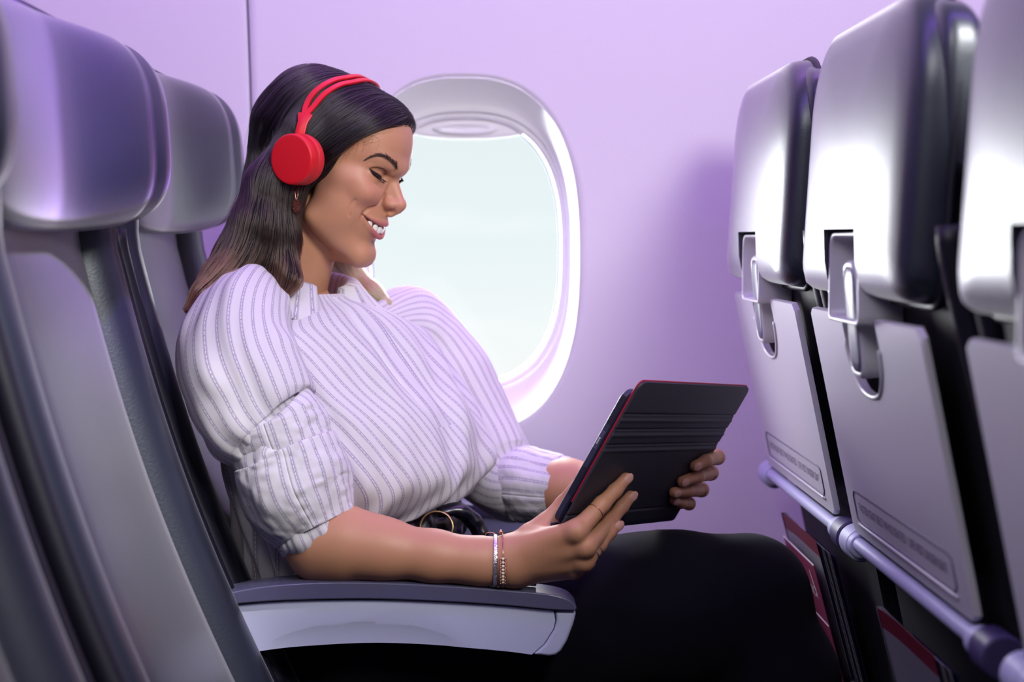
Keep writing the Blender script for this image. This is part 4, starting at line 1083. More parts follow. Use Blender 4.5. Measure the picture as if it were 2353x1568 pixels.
# --- collar: stand, fold and the two falling leaves
cen = P(684, 680, 1.872); yw = math.radians(35); l_ = np.array([math.sin(yw), math.cos(yw), 0]); n_ = np.array([math.cos(yw), -math.sin(yw), 0]); upn = np.array([.16, -.03, 1.0]); upn /= np.linalg.norm(upn)
cp = np.linspace(math.radians(90 + 30), math.radians(450 - 13), 90); rowsC = []
f_ = np.abs((cp - math.radians(270)) / math.radians(167)); fr_ = f_ ** 3                  # 1 at the front ends
for k, (dr, dz) in enumerate(((-.002, -.012), (-.001, .004), (0.0, .020), (.0015, .0275), (.005, .0300), (.010, .0275), (.018, .0215), (.028, .0140), (.040, .0060), (.052, -.0015))):
    dr = dr * (1 - f_ ** 30)
    ge_ = fr_ * (1 - f_ ** 30); A_ = .060 + dr + (.010 * ge_ if k > 4 else 0); B_ = .053 + dr + (.012 * ge_ if k > 4 else 0)
    z = dz - .020 * fr_ - (.022 * fr_ * (k - 5) / 4 if k > 5 else 0)
    rowsC.append(cen + np.outer(A_ * np.cos(cp), l_) + np.outer(B_ * np.sin(cp), n_) + np.outer(z, upn))
CG = np.array(rowsC)
uvu = np.r_[0, np.cumsum(np.linalg.norm(np.diff(CG[4], axis=0), axis=1))] / SP
solid(cloth('collar', CG, uvu * 1.2, np.arange(10) * .3, shirt, wrap=False), .0016)

# --- trousers
def trouser_sdf(p):
    d = ell(p, P(800, 1345, 1.875), (.135, .185, .105))
    d = smin(d, polycone(p, [P(860, 1455, 1.785), P(1250, 1418, 1.775), P(1560, 1404, 1.77), P(1722, 1362, 1.77)], [.098, .098, .0900, .0640], .03), .06)
    d = smin(d, polycone(p, [P(1722, 1362, 1.77), P(1772, 1560, 1.772), P(1900, 1900, 1.775)], [.0640, .0720, .058], .03), .03)
    d = smin(d, polycone(p, [P(860, 1435, 1.96), P(1250, 1408, 1.97), P(1560, 1388, 1.98), P(1730, 1368, 1.98)], [.098, .086, .0735, .0635], .03), .06)
    d = smin(d, polycone(p, [P(1730, 1368, 1.98), P(1745, 1560, 1.982), P(1790, 1860, 1.985)], [.0635, .0700, .056], .03), .03)
    return d + .0022 * vnoise(p * np.array([9, 14, 14]), 3) + .0012 * vnoise(p * 34, 5)
lo_, hi_ = P(560, 1300, 1.75), P(1935, 1890, 1.78)
tv, tf = surface_net(trouser_sdf, (lo_[0] - .08, 1.66, .24), (hi_[0] + .08, 2.10, .70), .0055)
mesh_obj('trousers', tv, tf[:, ::-1], m_trouser, woman)
# --- ruched black belt with a ring buckle
bl = []
for i in range(34):
    t = i / 33; ang = math.radians(-30 + 200 * t); c = P(815, 1222, 1.868)
    yw_ = math.radians(22); L_ = np.array([math.sin(yw_), math.cos(yw_), 0]); N_ = np.array([math.cos(yw_), -math.sin(yw_), 0])
    bl.append(c + .150 * math.cos(ang) * L_ + .118 * math.sin(ang) * N_ + np.array([0, 0, .014 * math.sin(ang)]))
bl = spline(np.array(bl), 160); T, U, V_ = frames(bl, np.array([0, 0, 1.0])); ph = np.linspace(0, 2 * math.pi, 40, endpoint=False)
rr = .020 + .0035 * np.sin(np.arange(160)[:, None] * .55 + 2.5 * np.sin(ph)[None]) + .0022 * vnoise(np.stack([np.repeat(np.arange(160) * .3, 40), np.tile(np.cos(ph) * 2 + 4, 160)], 1), 8).reshape(160, 40)
G = bl[:, None] + rr[..., None] * (np.cos(ph)[None, :, None] * U[:, None] * 1.15 + np.sin(ph)[None, :, None] * V_[:, None] * .7)
belt = mesh_obj('belt', G.reshape(-1, 3), grid_faces(160, 40, wrap_v=True), m_satin, woman)
def torus(name, c, axis, R, r, m, parent=None, seg=48, ell_=1.0, up=None):
    axis = np.asarray(axis, float) / np.linalg.norm(axis); u_ = np.cross(axis, [0.13, 0.2, 1.0]) if up is None else np.asarray(up, float); u_ = u_ - axis * (u_ @ axis); u_ /= np.linalg.norm(u_); v_ = np.cross(axis, u_)
    a = np.linspace(0, 2 * math.pi, seg, endpoint=False); pts = np.asarray(c) + R * (np.outer(np.cos(a), u_) + ell_ * np.outer(np.sin(a), v_))
    v, f = tube_arrays(pts, r, 8, closed=True, up0=axis); return mesh_obj(name, v, f, m, parent)
torus('belt_ring', P(1003, 1213, 1.742), (-.25, -1, .35), .0195, .0016, m_gold, belt, ell_=.95)
# loose satin bow ends beside the ring
for k, (pp_, rd) in enumerate((([(1010, 1178, 1.765), (1050, 1172, 1.775), (1085, 1195, 1.785), (1105, 1230, 1.785), (1112, 1262, 1.78)], [.008, .012, .013, .012, .008]), ([(1000, 1232, 1.755), (1045, 1238, 1.762), (1090, 1252, 1.768), (1125, 1258, 1.772)], [.010, .011, .011, .006]))):
    pts = spline(np.array([P(*q) for q in pp_]), 40); rad = np.interp(np.linspace(0, 1, 40), np.linspace(0, 1, len(rd)), rd) * (1.25 + .05 * np.sin(np.arange(40) * .7)); v, f = tube_arrays(pts, rad, 14, flat=.6); mesh_obj('belt_tail', v, f, m_satin, belt)

# --- back tail of the shirt hanging beside the seat
tl = []
for k, (ua, va, ub, vb, y) in enumerate(((500, 1000, 640, 990, 1.715), (505, 1060, 655, 1050, 1.712), (520, 1120, 668, 1120, 1.708), (540, 1190, 682, 1190, 1.704), (556, 1260, 694, 1260, 1.700), (572, 1330, 704, 1335, 1.698), (585, 1385, 712, 1390, 1.698))):
    row = []
    for j in range(41):
        t = j / 40; p_ = P(ua + (ub - ua) * t, va + (vb - va) * t, y - .020 * math.sin(t * math.pi) + .03 * (1 - t) ** 2)
        row.append(p_)
    tl.append(row)
tl = np.array(tl); tl = np.stack([spline(tl[:, j], 60) for j in range(41)], 1)
J, I = np.meshgrid(np.linspace(0, 1, 41), np.linspace(0, 1, 60))
wv = .0065 * np.sin(J * 21 + 2.6 * np.sin(I * 5.0) + 1.0) * (.35 + .65 * I); tl[..., 1] += wv; tl[..., 0] += wv * .6
cloth('shirt_tail', tl, np.linspace(0, 6.0, 41), np.linspace(0, 13, 60), shirt, wrap=False)
# ------------------------------------------------------------------ hair : soft volume under thousands of strands
def whp(u, v, y): return w2h(P(u, v, y))
HAIRC = dict(
    near=([(-10, 64, 36), whp(632, 430, 1.808), whp(603, 520, 1.798), whp(562, 592, 1.788), whp(510, 640, 1.765), whp(470, 676, 1.742), whp(437, 706, 1.728)], [28, 36, 38, 35, 24, 13, 5]),
    front=([(-6, 60, 10), whp(638, 470, 1.806), whp(640, 550, 1.796), whp(648, 610, 1.782), whp(668, 640, 1.772), whp(655, 668, 1.768)], [14, 22, 24, 19, 11, 6]),
    back=([(-62, 10, 40), whp(648, 420, 1.865), whp(632, 540, 1.872), whp(602, 620, 1.87)], [52, 46, 50, 38]),
    far=([(-20, -58, 20), whp(735, 500, 1.955), whp(775, 590, 1.965), whp(812, 640, 1.965), whp(850, 672, 1.955), whp(888, 694, 1.945)], [34, 36, 22, 15, 13, 5]))
def hair_sdf(p):
    q = p.copy(); q[:, 1] = np.abs(q[:, 1])
    d = ell(q, (-2, 0, 46), (100, 81, 80)); d = smin(d, ell(q, (56, 0, 50), (50, 66, 64)), 14)
    d = smin(d, ell(p, (-42, 0, 76), (56, 64, 50)), 16)
    face = ell(q, (100, 0, 4), (77, 106, 83))
    d = smax(d, -face, 12)
    d = smax(d, -(p[:, 2] + 30), 20)
    m = None
    for q_, r in HAIRC.values():
        c = polycone(p, [np.asarray(x, np.float32) for x in q_], r, 14); m = c if m is None else smin(m, c, 16)
    d = smin(d, m, 16)
    return d
hv, hf = surface_net(hair_sdf, (-150, -120, -235), (130, 130, 140), 3.0)
m_hairbase = mat('hair underlayer', srgb(16, 11, 14), 0.7, spec=0.2)
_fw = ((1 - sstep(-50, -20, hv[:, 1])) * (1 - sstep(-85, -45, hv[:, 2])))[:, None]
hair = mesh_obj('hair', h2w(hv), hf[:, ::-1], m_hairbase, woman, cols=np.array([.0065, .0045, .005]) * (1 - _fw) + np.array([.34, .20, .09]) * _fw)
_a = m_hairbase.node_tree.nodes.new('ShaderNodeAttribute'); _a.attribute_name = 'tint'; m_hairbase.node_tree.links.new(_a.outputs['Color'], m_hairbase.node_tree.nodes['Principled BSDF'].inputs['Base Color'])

# flow guides: pixel paths on the visible side, laid on the hair volume; mirrored for the far side
def hit_hair(px, py):
    d = CR * (px - CX) / FPX - CU * (py - CY) / FPX + CW; d /= np.linalg.norm(d)
    o = w2h(C0 + d * 1.45); dh = (d @ HR) / HS * 1e-3 * HS * 1e3 if False else (d @ HR)
    t = 0.0
    for _ in range(120):
        v = float(hair_sdf((o + dh * t)[None].astype(np.float32))[0]); t += v * 0.7
        if abs(v) < 0.05 or t > 900: break
    return o + dh * t if t < 900 else None
GP = [[(838, 203), (800, 212), (750, 245), (710, 300), (675, 370), (650, 440), (640, 500)],
      [(870, 235), (830, 262), (780, 295), (735, 335), (700, 380), (672, 430)],
      [(905, 262), (870, 278), (830, 300), (790, 325), (750, 352), (715, 390)],
      [(800, 188), (745, 205), (690, 250), (650, 310), (625, 380), (605, 450), (590, 520), (560, 590), (510, 640), (465, 680)],
      [(760, 162), (700, 178), (645, 225), (600, 290), (580, 370), (565, 440), (545, 520), (515, 590), (478, 645)],
      [(690, 172), (630, 212), (590, 265), (570, 330), (562, 410), (545, 490), (520, 560)],
      [(640, 440), (635, 500), (630, 550), (600, 610), (560, 640), (500, 662), (440, 705)],
      [(665, 440), (672, 500), (685, 560), (690, 610), (680, 650), (655, 675)],
      [(650, 430), (655, 490), (665, 550), (668, 600), (655, 640), (630, 655)]]
gp, gt = [], []
for g in GP:
    h_ = [hit_hair(*q) for q in g]; h_ = np.array([x for x in h_ if x is not None])
    if len(h_) < 3: continue
    s_ = spline(h_, 24); t_ = np.gradient(s_, axis=0); t_ /= np.linalg.norm(t_, axis=1)[:, None]
    gp.append(s_); gt.append(t_); mm = s_[:, 2] > -20
    gp.append(s_[mm] * (1, -1, 1)); gt.append(t_[mm] * (1, -1, 1))
for nm in ('far', 'near', 'back', 'front'):
    s_ = spline(np.array([np.asarray(x, float) for x in HAIRC[nm][0]]), 24); t_ = np.gradient(s_, axis=0); t_ /= np.linalg.norm(t_, axis=1)[:, None]
    gp.append(s_[4:]); gt.append(t_[4:])
gp = np.vstack(gp).astype(np.float32); gt = np.vstack(gt).astype(np.float32)
def flow(p, sg=13.0):
    out = np.zeros_like(p)
    for s in range(0, len(p), 4000):
        d2 = ((p[s:s + 4000, None] - gp[None]) ** 2).sum(2); d2 -= d2.min(1)[:, None]
        w = np.exp(-d2 / (2 * sg * sg)); out[s:s + 4000] = w @ gt
    return out / (np.linalg.norm(out, axis=1)[:, None] + 1e-6)
def grad(fn, p, e=1.0):
    return np.stack([fn(p + np.float32(e) * np.eye(3, dtype=np.float32)[i]) - fn(p - np.float32(e) * np.eye(3, dtype=np.float32)[i]) for i in range(3)], 1) / (2 * e)
def grow(roots, step, nst, depth, wave, lift):
    n = len(roots); p = roots.astype(np.float32).copy(); out = [p.copy()]
    vel = flow(p); alive = np.ones(n, bool); ln = np.full(n, nst)
    tgt = depth.astype(np.float32)
    for k in range(nst):
        f_ = flow(p); vel = vel * .55 + f_ * .45
        g_ = grad(hair_sdf, p); gn = g_ / (np.linalg.norm(g_, axis=1)[:, None] + 1e-6)
        v_ = vel - gn * (vel * gn).sum(1)[:, None] * .8; v_ /= np.linalg.norm(v_, axis=1)[:, None] + 1e-6
        sd = hair_sdf(p)
        alive &= ~((gn * f_).sum(1) > .72)
        p = p + alive[:, None] * (v_ * step) - alive[:, None] * gn * np.clip((sd - tgt) * .35, -2.5, 2.5)[:, None]
        vel = v_
        out.append(p.copy())
    return np.stack(out, 1)
NS = HAIRN
# roots spread over the part line, the hairline and the crown
tri = hf; cen_ = hv[tri].mean(1); e1 = hv[tri[:, 1]] - hv[tri[:, 0]]; e2 = hv[tri[:, 3]] - hv[tri[:, 0]]; ar = np.linalg.norm(np.cross(e1, e2), axis=1)
wgt = ar * (1.0 + 1.2 * (cen_[:, 2] > 60)) * np.where(cen_[:, 1] < -30, np.where(cen_[:, 2] < -40, 1.3, .45), 1.0)
pick = rng.choice(len(tri), NS, p=wgt / wgt.sum())
roots = hv[tri[pick, 0]] + e1[pick] * rng.random((NS, 1)) + e2[pick] * rng.random((NS, 1))
STEP, NST = 5.0, 26
paths = grow(roots, STEP, NST, rng.normal(0.4, 1.1, NS), None, None)
# clumping: strands lean to one of 420 leaders
NC = 420; lead = rng.choice(NS, NC, replace=False)
near = np.concatenate([((roots[s:s + 2000, None] - roots[lead][None]) ** 2).sum(2).argmin(1) for s in range(0, NS, 2000)])
kk = np.linspace(0, 1, NST + 1)[None, :, None]
off = paths - paths[lead][near]
dist = np.linalg.norm(off, axis=2, keepdims=True)
paths = paths - off * (0.55 * kk ** 1.2) * (dist < 26)
ph_ = rng.random((NS, 1)) * 6.28
wob = 0.7 * np.sin(kk[..., 0] * 9 + ph_)[..., None] * rng.normal(0, 1, (NS, 1, 3)) * kk
paths = paths + wob
# length: cut at random, and where the strand leaves the hair
cut = np.clip(rng.normal(.8, .2, NS), .35, 1.0)
par = np.linspace(0, 1, NST + 1)
P2 = np.zeros_like(paths)
for k, t in enumerate(par):
    x = cut * t * NST; i0 = np.minimum(x.astype(int), NST - 1); fr0 = (x - i0)[:, None]
    P2[:, k] = paths[np.arange(NS), i0] * (1 - fr0) + paths[np.arange(NS), i0 + 1] * fr0
# keep strands off the face
fd_ = head_base(P2.reshape(-1, 3).astype(np.float32)).reshape(NS, -1)
bad = ((fd_ < -1.0) & (P2[..., 0] > 30) & (P2[..., 2] < 60)).any(1)
P2 = P2[~bad]; NS2 = len(P2)
# baby hair at the temple and a few loose strands over the crown
wisps = []
for i in range(120):
    t = rng.random(); u0 = 738 + 110 * t + rng.normal(0, 8); v0 = 348 - 46 * t + rng.normal(0, 6)
    k_ = rng.random(); ln = 30 + 30 * rng.random()
    path = [(u0, v0), (u0 + ln * .45, v0 + 3 + 4 * k_), (u0 + ln * .9, v0 + 2 - 8 * k_)] if rng.random() < .55 else [(u0, v0), (u0 + ln * .3, v0 + 14), (u0 + 6 * k_, v0 + 30 + 16 * k_)]
    w_ = [hit(x, y, -0.6) for x, y in path]; wisps.append(spline(np.array(w_), NST + 1))
for i in range(26):
    a_ = GP[3 + int(rng.integers(0, 3))]; s0 = rng.integers(0, 2); sh_ = rng.normal(0, 8)
    pts_ = [hit_hair(x + sh_, y + 2) for x, y in a_[s0:s0 + 5]]; pts_ = [x for x in pts_ if x is not None]
    if len(pts_) < 4: continue
    w_ = spline(np.array(pts_), NST + 1); cc_ = np.array([-30, 0, 40.0]); dv = w_ - cc_; dv /= np.linalg.norm(dv, axis=1)[:, None]
    wisps.append(w_ + dv * (rng.uniform(2, 9) * np.sin(np.linspace(.3, 3.0, NST + 1)))[:, None])
wisps = np.array(wisps)
ALL = np.concatenate([P2, wisps]); NA = len(ALL); pk_ = NST + 1
W = h2w(ALL.reshape(-1, 3))
hc = bpy.data.hair_curves.new('hair_strands'); hc.add_curves([pk_] * NA)
Wl = W - np.array(abs_loc(woman))
hc.attributes['position'].data.foreach_set('vector', Wl.astype(np.float32).ravel())
rad = np.tile(np.interp(par, [0, .15, .8, 1], [.00020, .00024, .00020, .00006]), NA).reshape(NA, pk_)
rad[NS2:] *= np.where(np.arange(NA - NS2)[:, None] < 120, .30, .30)
ra_ = hc.attributes.get('radius') or hc.attributes.new('radius', 'FLOAT', 'POINT'); ra_.data.foreach_set('value', rad.astype(np.float32).ravel())
ca = hc.attributes.new('tint', 'FLOAT_COLOR', 'POINT')
base_c = np.array([0.0060, 0.0040, 0.0050]); mid_c = np.array([0.020, 0.0095, 0.0085]); end_c = np.array([0.075, 0.030, 0.016]); blond = np.array([0.58, 0.38, 0.17])
zz_ = W[:, 2].reshape(NA, pk_); drop = sstep(1.12, .99, zz_)[..., None] if False else (1 - sstep(.985, 1.13, zz_))[..., None]
endw = (1 - sstep(.955, 1.01, zz_))[..., None]
var = np.repeat(rng.lognormal(0, .35, (NA, 1, 1)), pk_, 1)
streak = np.concatenate([(rng.random(NC) < .22)[near][~bad], np.zeros(len(wisps), bool)])[:, None, None] * 1.0
col = base_c * (1 - drop) + mid_c * drop; col = col * (1 - endw) + end_c * endw; col = col * var * (1 + 1.1 * streak * drop)
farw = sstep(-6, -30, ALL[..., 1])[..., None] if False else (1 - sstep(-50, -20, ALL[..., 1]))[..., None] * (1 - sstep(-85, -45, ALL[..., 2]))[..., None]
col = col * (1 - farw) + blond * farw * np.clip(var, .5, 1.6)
col[NS2:NS2 + 120] = np.array([.085, .042, .026]) * var[NS2:NS2 + 120]
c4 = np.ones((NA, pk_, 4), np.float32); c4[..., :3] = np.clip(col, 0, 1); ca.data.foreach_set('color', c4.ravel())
m_hair = bpy.data.materials.new('hair strands'); m_hair.use_nodes = True; _n = m_hair.node_tree.nodes; _l = m_hair.node_tree.links
_n.remove(_n['Principled BSDF']); hb = _n.new('ShaderNodeBsdfHairPrincipled'); hb.parametrization = 'COLOR'; hb.inputs['Roughness'].default_value = .24; hb.inputs['Radial Roughness'].default_value = .5
at = _n.new('ShaderNodeAttribute'); at.attribute_name = 'tint'; _l.new(at.outputs['Color'], hb.inputs['Color']); _l.new(hb.outputs[0], _n['Material Output'].inputs[0])
hc.materials.append(m_hair)
ho = bpy.data.objects.new('hair_strands', hc); COL.objects.link(ho); ho.parent = hair; ho['kind'] = 'stuff'
# underlayer takes the same colours
hw = h2w(hv)
# ------------------------------------------------------------------ lashes, headphones, jewellery
m_lash = mat('lash', (0.006, 0.004, 0.004, 1), 0.5)
ls = []
SLc = spline(np.array(SLIT), 40)
for s in (1, -1):
    for i in range(34):
        t = i / 33; b_ = SLc[int(3 + t * 29)].copy(); L_ = 7.2 * (.55 + .6 * math.sin(t * 2.2 + .3))
        dr = np.array([.75 + .1 * t, .42 - .95 * t, -.55]); dr /= np.linalg.norm(dr)
        c_ = np.array([.55, .10, .75]); k_ = np.linspace(0, 1, 6)[:, None]
        pts = b_ + np.array([.5, .2, .2]) + dr * L_ * k_ + c_ * L_ * .33 * k_ ** 2; pts = (pts if s > 0 else b_ + (pts - b_) * .55) * (1, s, 1)
        ls.append(tube_arrays(h2w(pts), np.linspace(.00040, .00010, 6), 4))
v, f = join_arrays(ls); mesh_obj('eyelashes', v, f, m_lash, woman)['kind'] = 'stuff'
# eyebrow hairs
eb = []
BR = spline(np.array(BROW), 60)
for s in (1, -1):
    for i in range(230):
        t = rng.random(); j = int(t * 58); b_ = BR[j] + rng.normal(0, 1, 3) * np.array([.6, .6, 1.2]) * (.5 + .9 * t)
        tg = BR[j] - BR[j + 1]; tg /= np.linalg.norm(tg); dr = tg * 1.0 + np.array([.1, 0, .75 * (t - .1)]) ; dr /= np.linalg.norm(dr)
        L_ = rng.uniform(3.5, 6.0); pts = b_ + np.array([.5, .25, 0]) + dr * L_ * np.linspace(0, 1, 4)[:, None]
        fd = head_base((pts * 1.0).astype(np.float32)); g_ = grad(head_base, pts.astype(np.float32)); pts = pts - g_ * (fd - .45)[:, None]
        eb.append(tube_arrays(h2w(pts * (1, s, 1)), np.array([.00018, .00018, .00014, .00005]), 4))
v, f = join_arrays(eb); mesh_obj('eyebrows', v, f, mat('eyebrow hair', (0.045, 0.022, 0.016, 1), .6), woman)['kind'] = 'stuff'

# --- headphones
m_redp = mat('red matt plastic', srgb(212, 22, 36), 0.42, spec=0.45, bump=('noise', 1500, .06, .0003))
m_redc = mat('red ear cushion', srgb(205, 30, 42), 0.6, bump=('noise', 260, .35, .0012))
hp = empty('headphones', tuple(h2w((0, 0, 118))), 'bright red on-ear headphones with split headband worn over dark hair', 'headphones')
def cup(s):
    ax_ = HR @ np.array([-.16 * s, s, .03]) ; ax_ = ax_ / np.linalg.norm(ax_)
    if s > 0: ax_ = np.array([-.50, -.865, -.03]); ax_ /= np.linalg.norm(ax_)
    c = P(668, 366, 1.757) if s > 0 else h2w((-4, -96, 6))
    u_ = np.cross(ax_, [0, 0, 1.0]); u_ /= np.linalg.norm(u_); v_ = np.cross(u_, ax_)
    th = np.linspace(0, 2 * math.pi, 72, endpoint=False); ci = np.cos(th)[:, None] * u_ + np.sin(th)[:, None] * v_
    def lathe(name, prof, m):
        V = np.array([c + ax_ * h + ci * r for r, h in prof]); k = len(prof)
        F = [tuple(q) for q in grid_faces(k, 72, wrap_v=True)] + [tuple(range(72))[::-1], tuple(range((k - 1) * 72, k * 72))]
        return smooth_angle(fixn(mesh_obj(name, V.reshape(-1, 3), F, m, hp)), 50)
    lathe('ear_cup', [(.001, 0), (.026, 0), (.0280, -.0002), (.0289, -.0010), (.0292, -.0024), (.0296, -.0130), (.0290, -.0145), (.020, -.0145)], m_redp)
    lathe('ear_cushion', [(.018, -.0146), (.0275, -.0146), (.0288, -.0160), (.0296, -.0190), (.0297, -.0225), (.0285, -.0262), (.0250, -.0280), (.015, -.0270)], m_redc)
    return c, ax_, u_, v_
cR = cup(1); cup(-1)
_near = np.array([hit_hair(*q) for q in ((689, 318), (696, 290), (706, 262), (724, 231), (750, 207), (782, 192), (812, 187))])
_near[:, 1] = np.maximum(_near[:, 1], 8)
_ctl = np.vstack([_near, (_near * (1, -1, 1))[::-1]])
_bp = spline(_ctl, 220)
for _ in range(3):
    g_ = grad(hair_sdf, _bp.astype(np.float32)); g_ /= np.linalg.norm(g_, axis=1)[:, None]; _bp = _bp - g_ * (hair_sdf(_bp.astype(np.float32)) - 3.6)[:, None]
    _bp[1:-1] = .25 * _bp[:-2] + .5 * _bp[1:-1] + .25 * _bp[2:]
for _ in range(30): _bp[1:-1] = .25 * _bp[:-2] + .5 * _bp[1:-1] + .25 * _bp[2:]
_bt = np.gradient(_bp, axis=0); _bt /= np.linalg.norm(_bt, axis=1)[:, None]; _bn = grad(hair_sdf, _bp.astype(np.float32)); _bn /= np.linalg.norm(_bn, axis=1)[:, None]
for _ in range(12): _bn[1:-1] = .25 * _bn[:-2] + .5 * _bn[1:-1] + .25 * _bn[2:]
_bs = np.cross(_bt, _bn); _bs /= np.linalg.norm(_bs, axis=1)[:, None]
_al = np.r_[0, np.cumsum(np.linalg.norm(np.diff(_bp, axis=0), axis=1))]; _ae = np.minimum(_al, _al[-1] - _al)
_sp = sstep(18, 56, _ae)
def strap(name, pts, side, nrm, w, t, parent):
    k = len(pts); w = np.broadcast_to(w, (k,)); pr = np.array([(-1, -.6), (-.85, -1), (.85, -1), (1, -.6), (1, .6), (.85, 1), (-.85, 1), (-1, .6)])
    V = pts[:, None] + side[:, None] * (pr[None, :, :1] * w[:, None, None]) + nrm[:, None] * (pr[None, :, 1:] * t)
    F = [tuple(q) for q in grid_faces(k, 8, wrap_v=True)] + [tuple(range(8))[::-1], tuple(range((k - 1) * 8, k * 8))]
    return smooth_angle(fixn(mesh_obj(name, h2w(V.reshape(-1, 3)), F, m_redp, parent)), 50)
for o_ in (-1, 1):
    m_ = _ae > 24; strap('headband_rail', (_bp + _bs * (o_ * 6.2 * _sp)[:, None])[m_], _bs[m_], _bn[m_], 3.7, 1.7, hp)
for m_ in ((_al < 33), (_al > _al[-1] - 33)): strap('headband_stem', _bp[m_], _bs[m_], _bn[m_], 6.2 + 3.2 * sstep(18, 33, _ae[m_]), 1.75, hp)

# --- earring
m_rose = mat('rose gold', srgb(214, 150, 128), 0.22, 1.0); m_silver = mat('silver', srgb(216, 212, 216), 0.2, 1.0)
m_copper = mat('copper druzy', srgb(92, 44, 34), 0.45, .55, bump=('voronoi', 1100, 1.0, .0016))
e0 = P(681, 452, 1.778)
er = empty('earring', tuple(P(681, 475, 1.778)), 'small oval copper drop earring hanging below the red ear cup', 'earring')
hk = spline(np.array([P(677, 425, 1.785), P(677.5, 440, 1.780), P(681, 460, 1.778), P(684.5, 448, 1.778), P(684, 432, 1.781)]), 30); tube('hook', hk, .00045, m_rose, er, 8)
th = np.linspace(0, 2 * math.pi, 36, endpoint=False); cE = P(681, 474, 1.778); V = []
for r_, h in ((.02, -.0006), (.9, -.0006), (1.0, 0), (.9, .0008), (.6, .0012), (.02, .0013)): V.append(np.stack([cE[0] + .0053 * r_ * np.cos(th), cE[1] - h + 0 * th, cE[2] + .0080 * r_ * np.sin(th)], -1))
V = np.array(V); fixn(mesh_obj('disc', V.reshape(-1, 3), [tuple(q) for q in grid_faces(6, 36, wrap_v=True)] + [tuple(range(36)), tuple(range(180, 216))[::-1]], m_copper, er))
# --- bracelets
def wrist_ring(u, r_off, rad, m, name, parent, tilt=0.0, flat=None):
    c = P(u, 1290, 1.627); ax_ = np.array([1, -.02, -.05 + tilt]); ax_ /= np.linalg.norm(ax_)
    a = np.linspace(0, 2 * math.pi, 64, endpoint=False); up = np.array([0, 0, 1.0]); sd = np.array([0, -1.0, 0])
    dr_ = np.outer(np.cos(a), up) + np.outer(np.sin(a), sd); tt_ = np.full(64, .012)
    for _ in range(40): tt_ = tt_ + .8 * (r_off - right_sdf((c + dr_ * tt_[:, None]).astype(np.float32)))
    pts = c + dr_ * tt_[:, None]
    pts[:, 0] += tilt * np.cos(a) * .02
    if flat:
        T, U, V_ = frames(np.vstack([pts[-1:], pts, pts[:1]]), ax_); U = U[1:-1]; V_ = V_[1:-1]
        pr = np.array([(-1, -.5), (-.7, -1), (.7, -1), (1, -.5), (1, .5), (.7, 1), (-.7, 1), (-1, .5)])
        w_ = flat * (1 + .10 * np.sin(a * 23) * (np.cos(a) < 0.2))
        V = pts[:, None] + ax_ * (pr[None, :, :1] * w_[:, None, None]) + (np.cross(np.gradient(pts, axis=0) / np.linalg.norm(np.gradient(pts, axis=0), axis=1)[:, None], ax_))[:, None] * (pr[None, :, 1:] * rad)
        return fixn(mesh_obj(name, V.reshape(-1, 3), grid_faces(64, 8, True, True), m, parent)), pts
    v, f = tube_arrays(pts, rad, 8, closed=True, up0=ax_); return mesh_obj(name, v, f, m, parent), pts
br1 = empty('bracelet', tuple(P(1138, 1290, 1.604)), 'flat hammered silver bracelet on the near wrist', 'bracelet')
wrist_ring(1138, .0012, .0005, mat('hammered silver', srgb(226, 222, 226), .24, 1.0, bump=('voronoi', 700, .6, .0012)), 'band', br1, .02, .0021)
br2 = empty('bracelet', tuple(P(1156, 1300, 1.604)), 'thin rose gold bracelet with a bar of pale beads on the near wrist', 'bracelet')
_, bp_ = wrist_ring(1155, .0010, .0005, m_rose, 'chain', br2, 0.0)
m_pearl = mat('pale bead', srgb(238, 222, 200), .2, spec=.6)
def ball(name, c, r, m, parent, seg=12):
    bm = bmesh.new(); bmesh.ops.create_uvsphere(bm, u_segments=seg, v_segments=seg // 2 + 2, radius=r); bmesh.ops.translate(bm, verts=bm.verts, vec=Vector(c)); return bm_obj(name, bm, m, parent)
for i in range(8):
    a = math.radians(74 + i * 7.5); c = bp_[int(round(a / (2 * math.pi) * 64)) % 64] * 1.0; c = P(1155, 1290, 1.627) + (c - P(1155, 1290, 1.627)) * 1.03; a_n = a / (2 * math.pi) * 64; i_n = int(a_n); c = bp_[i_n] * (1 - a_n + i_n) + bp_[i_n + 1] * (a_n - i_n) + np.array([0, -math.sin(a), math.cos(a)]) * .0012
    ball('pearl_bead', c, .0017, m_pearl, br2)
    for s in (-1, 1): ball('gold_bead', c + (s * .0024, .0003, .0005), .00105, m_rose, br2, 8); ball('gold_bead', c + (s * .0024, .0003, -.0015), .00105, m_rose, br2, 8)
ball('clasp_bead', bp_[0] + np.array([-.002, 0, .002]), .0024, m_rose, br2)
for k, l in enumerate(([(1150, 1239), (1135, 1226), (1118, 1226), (1110, 1246)], [(1148, 1241), (1138, 1236), (1128, 1242), (1126, 1252)])):
    tube('loose_loop', spline(np.array([P(u, v, 1.632) for u, v in l]), 24), .0004, m_rose, br2, 6)
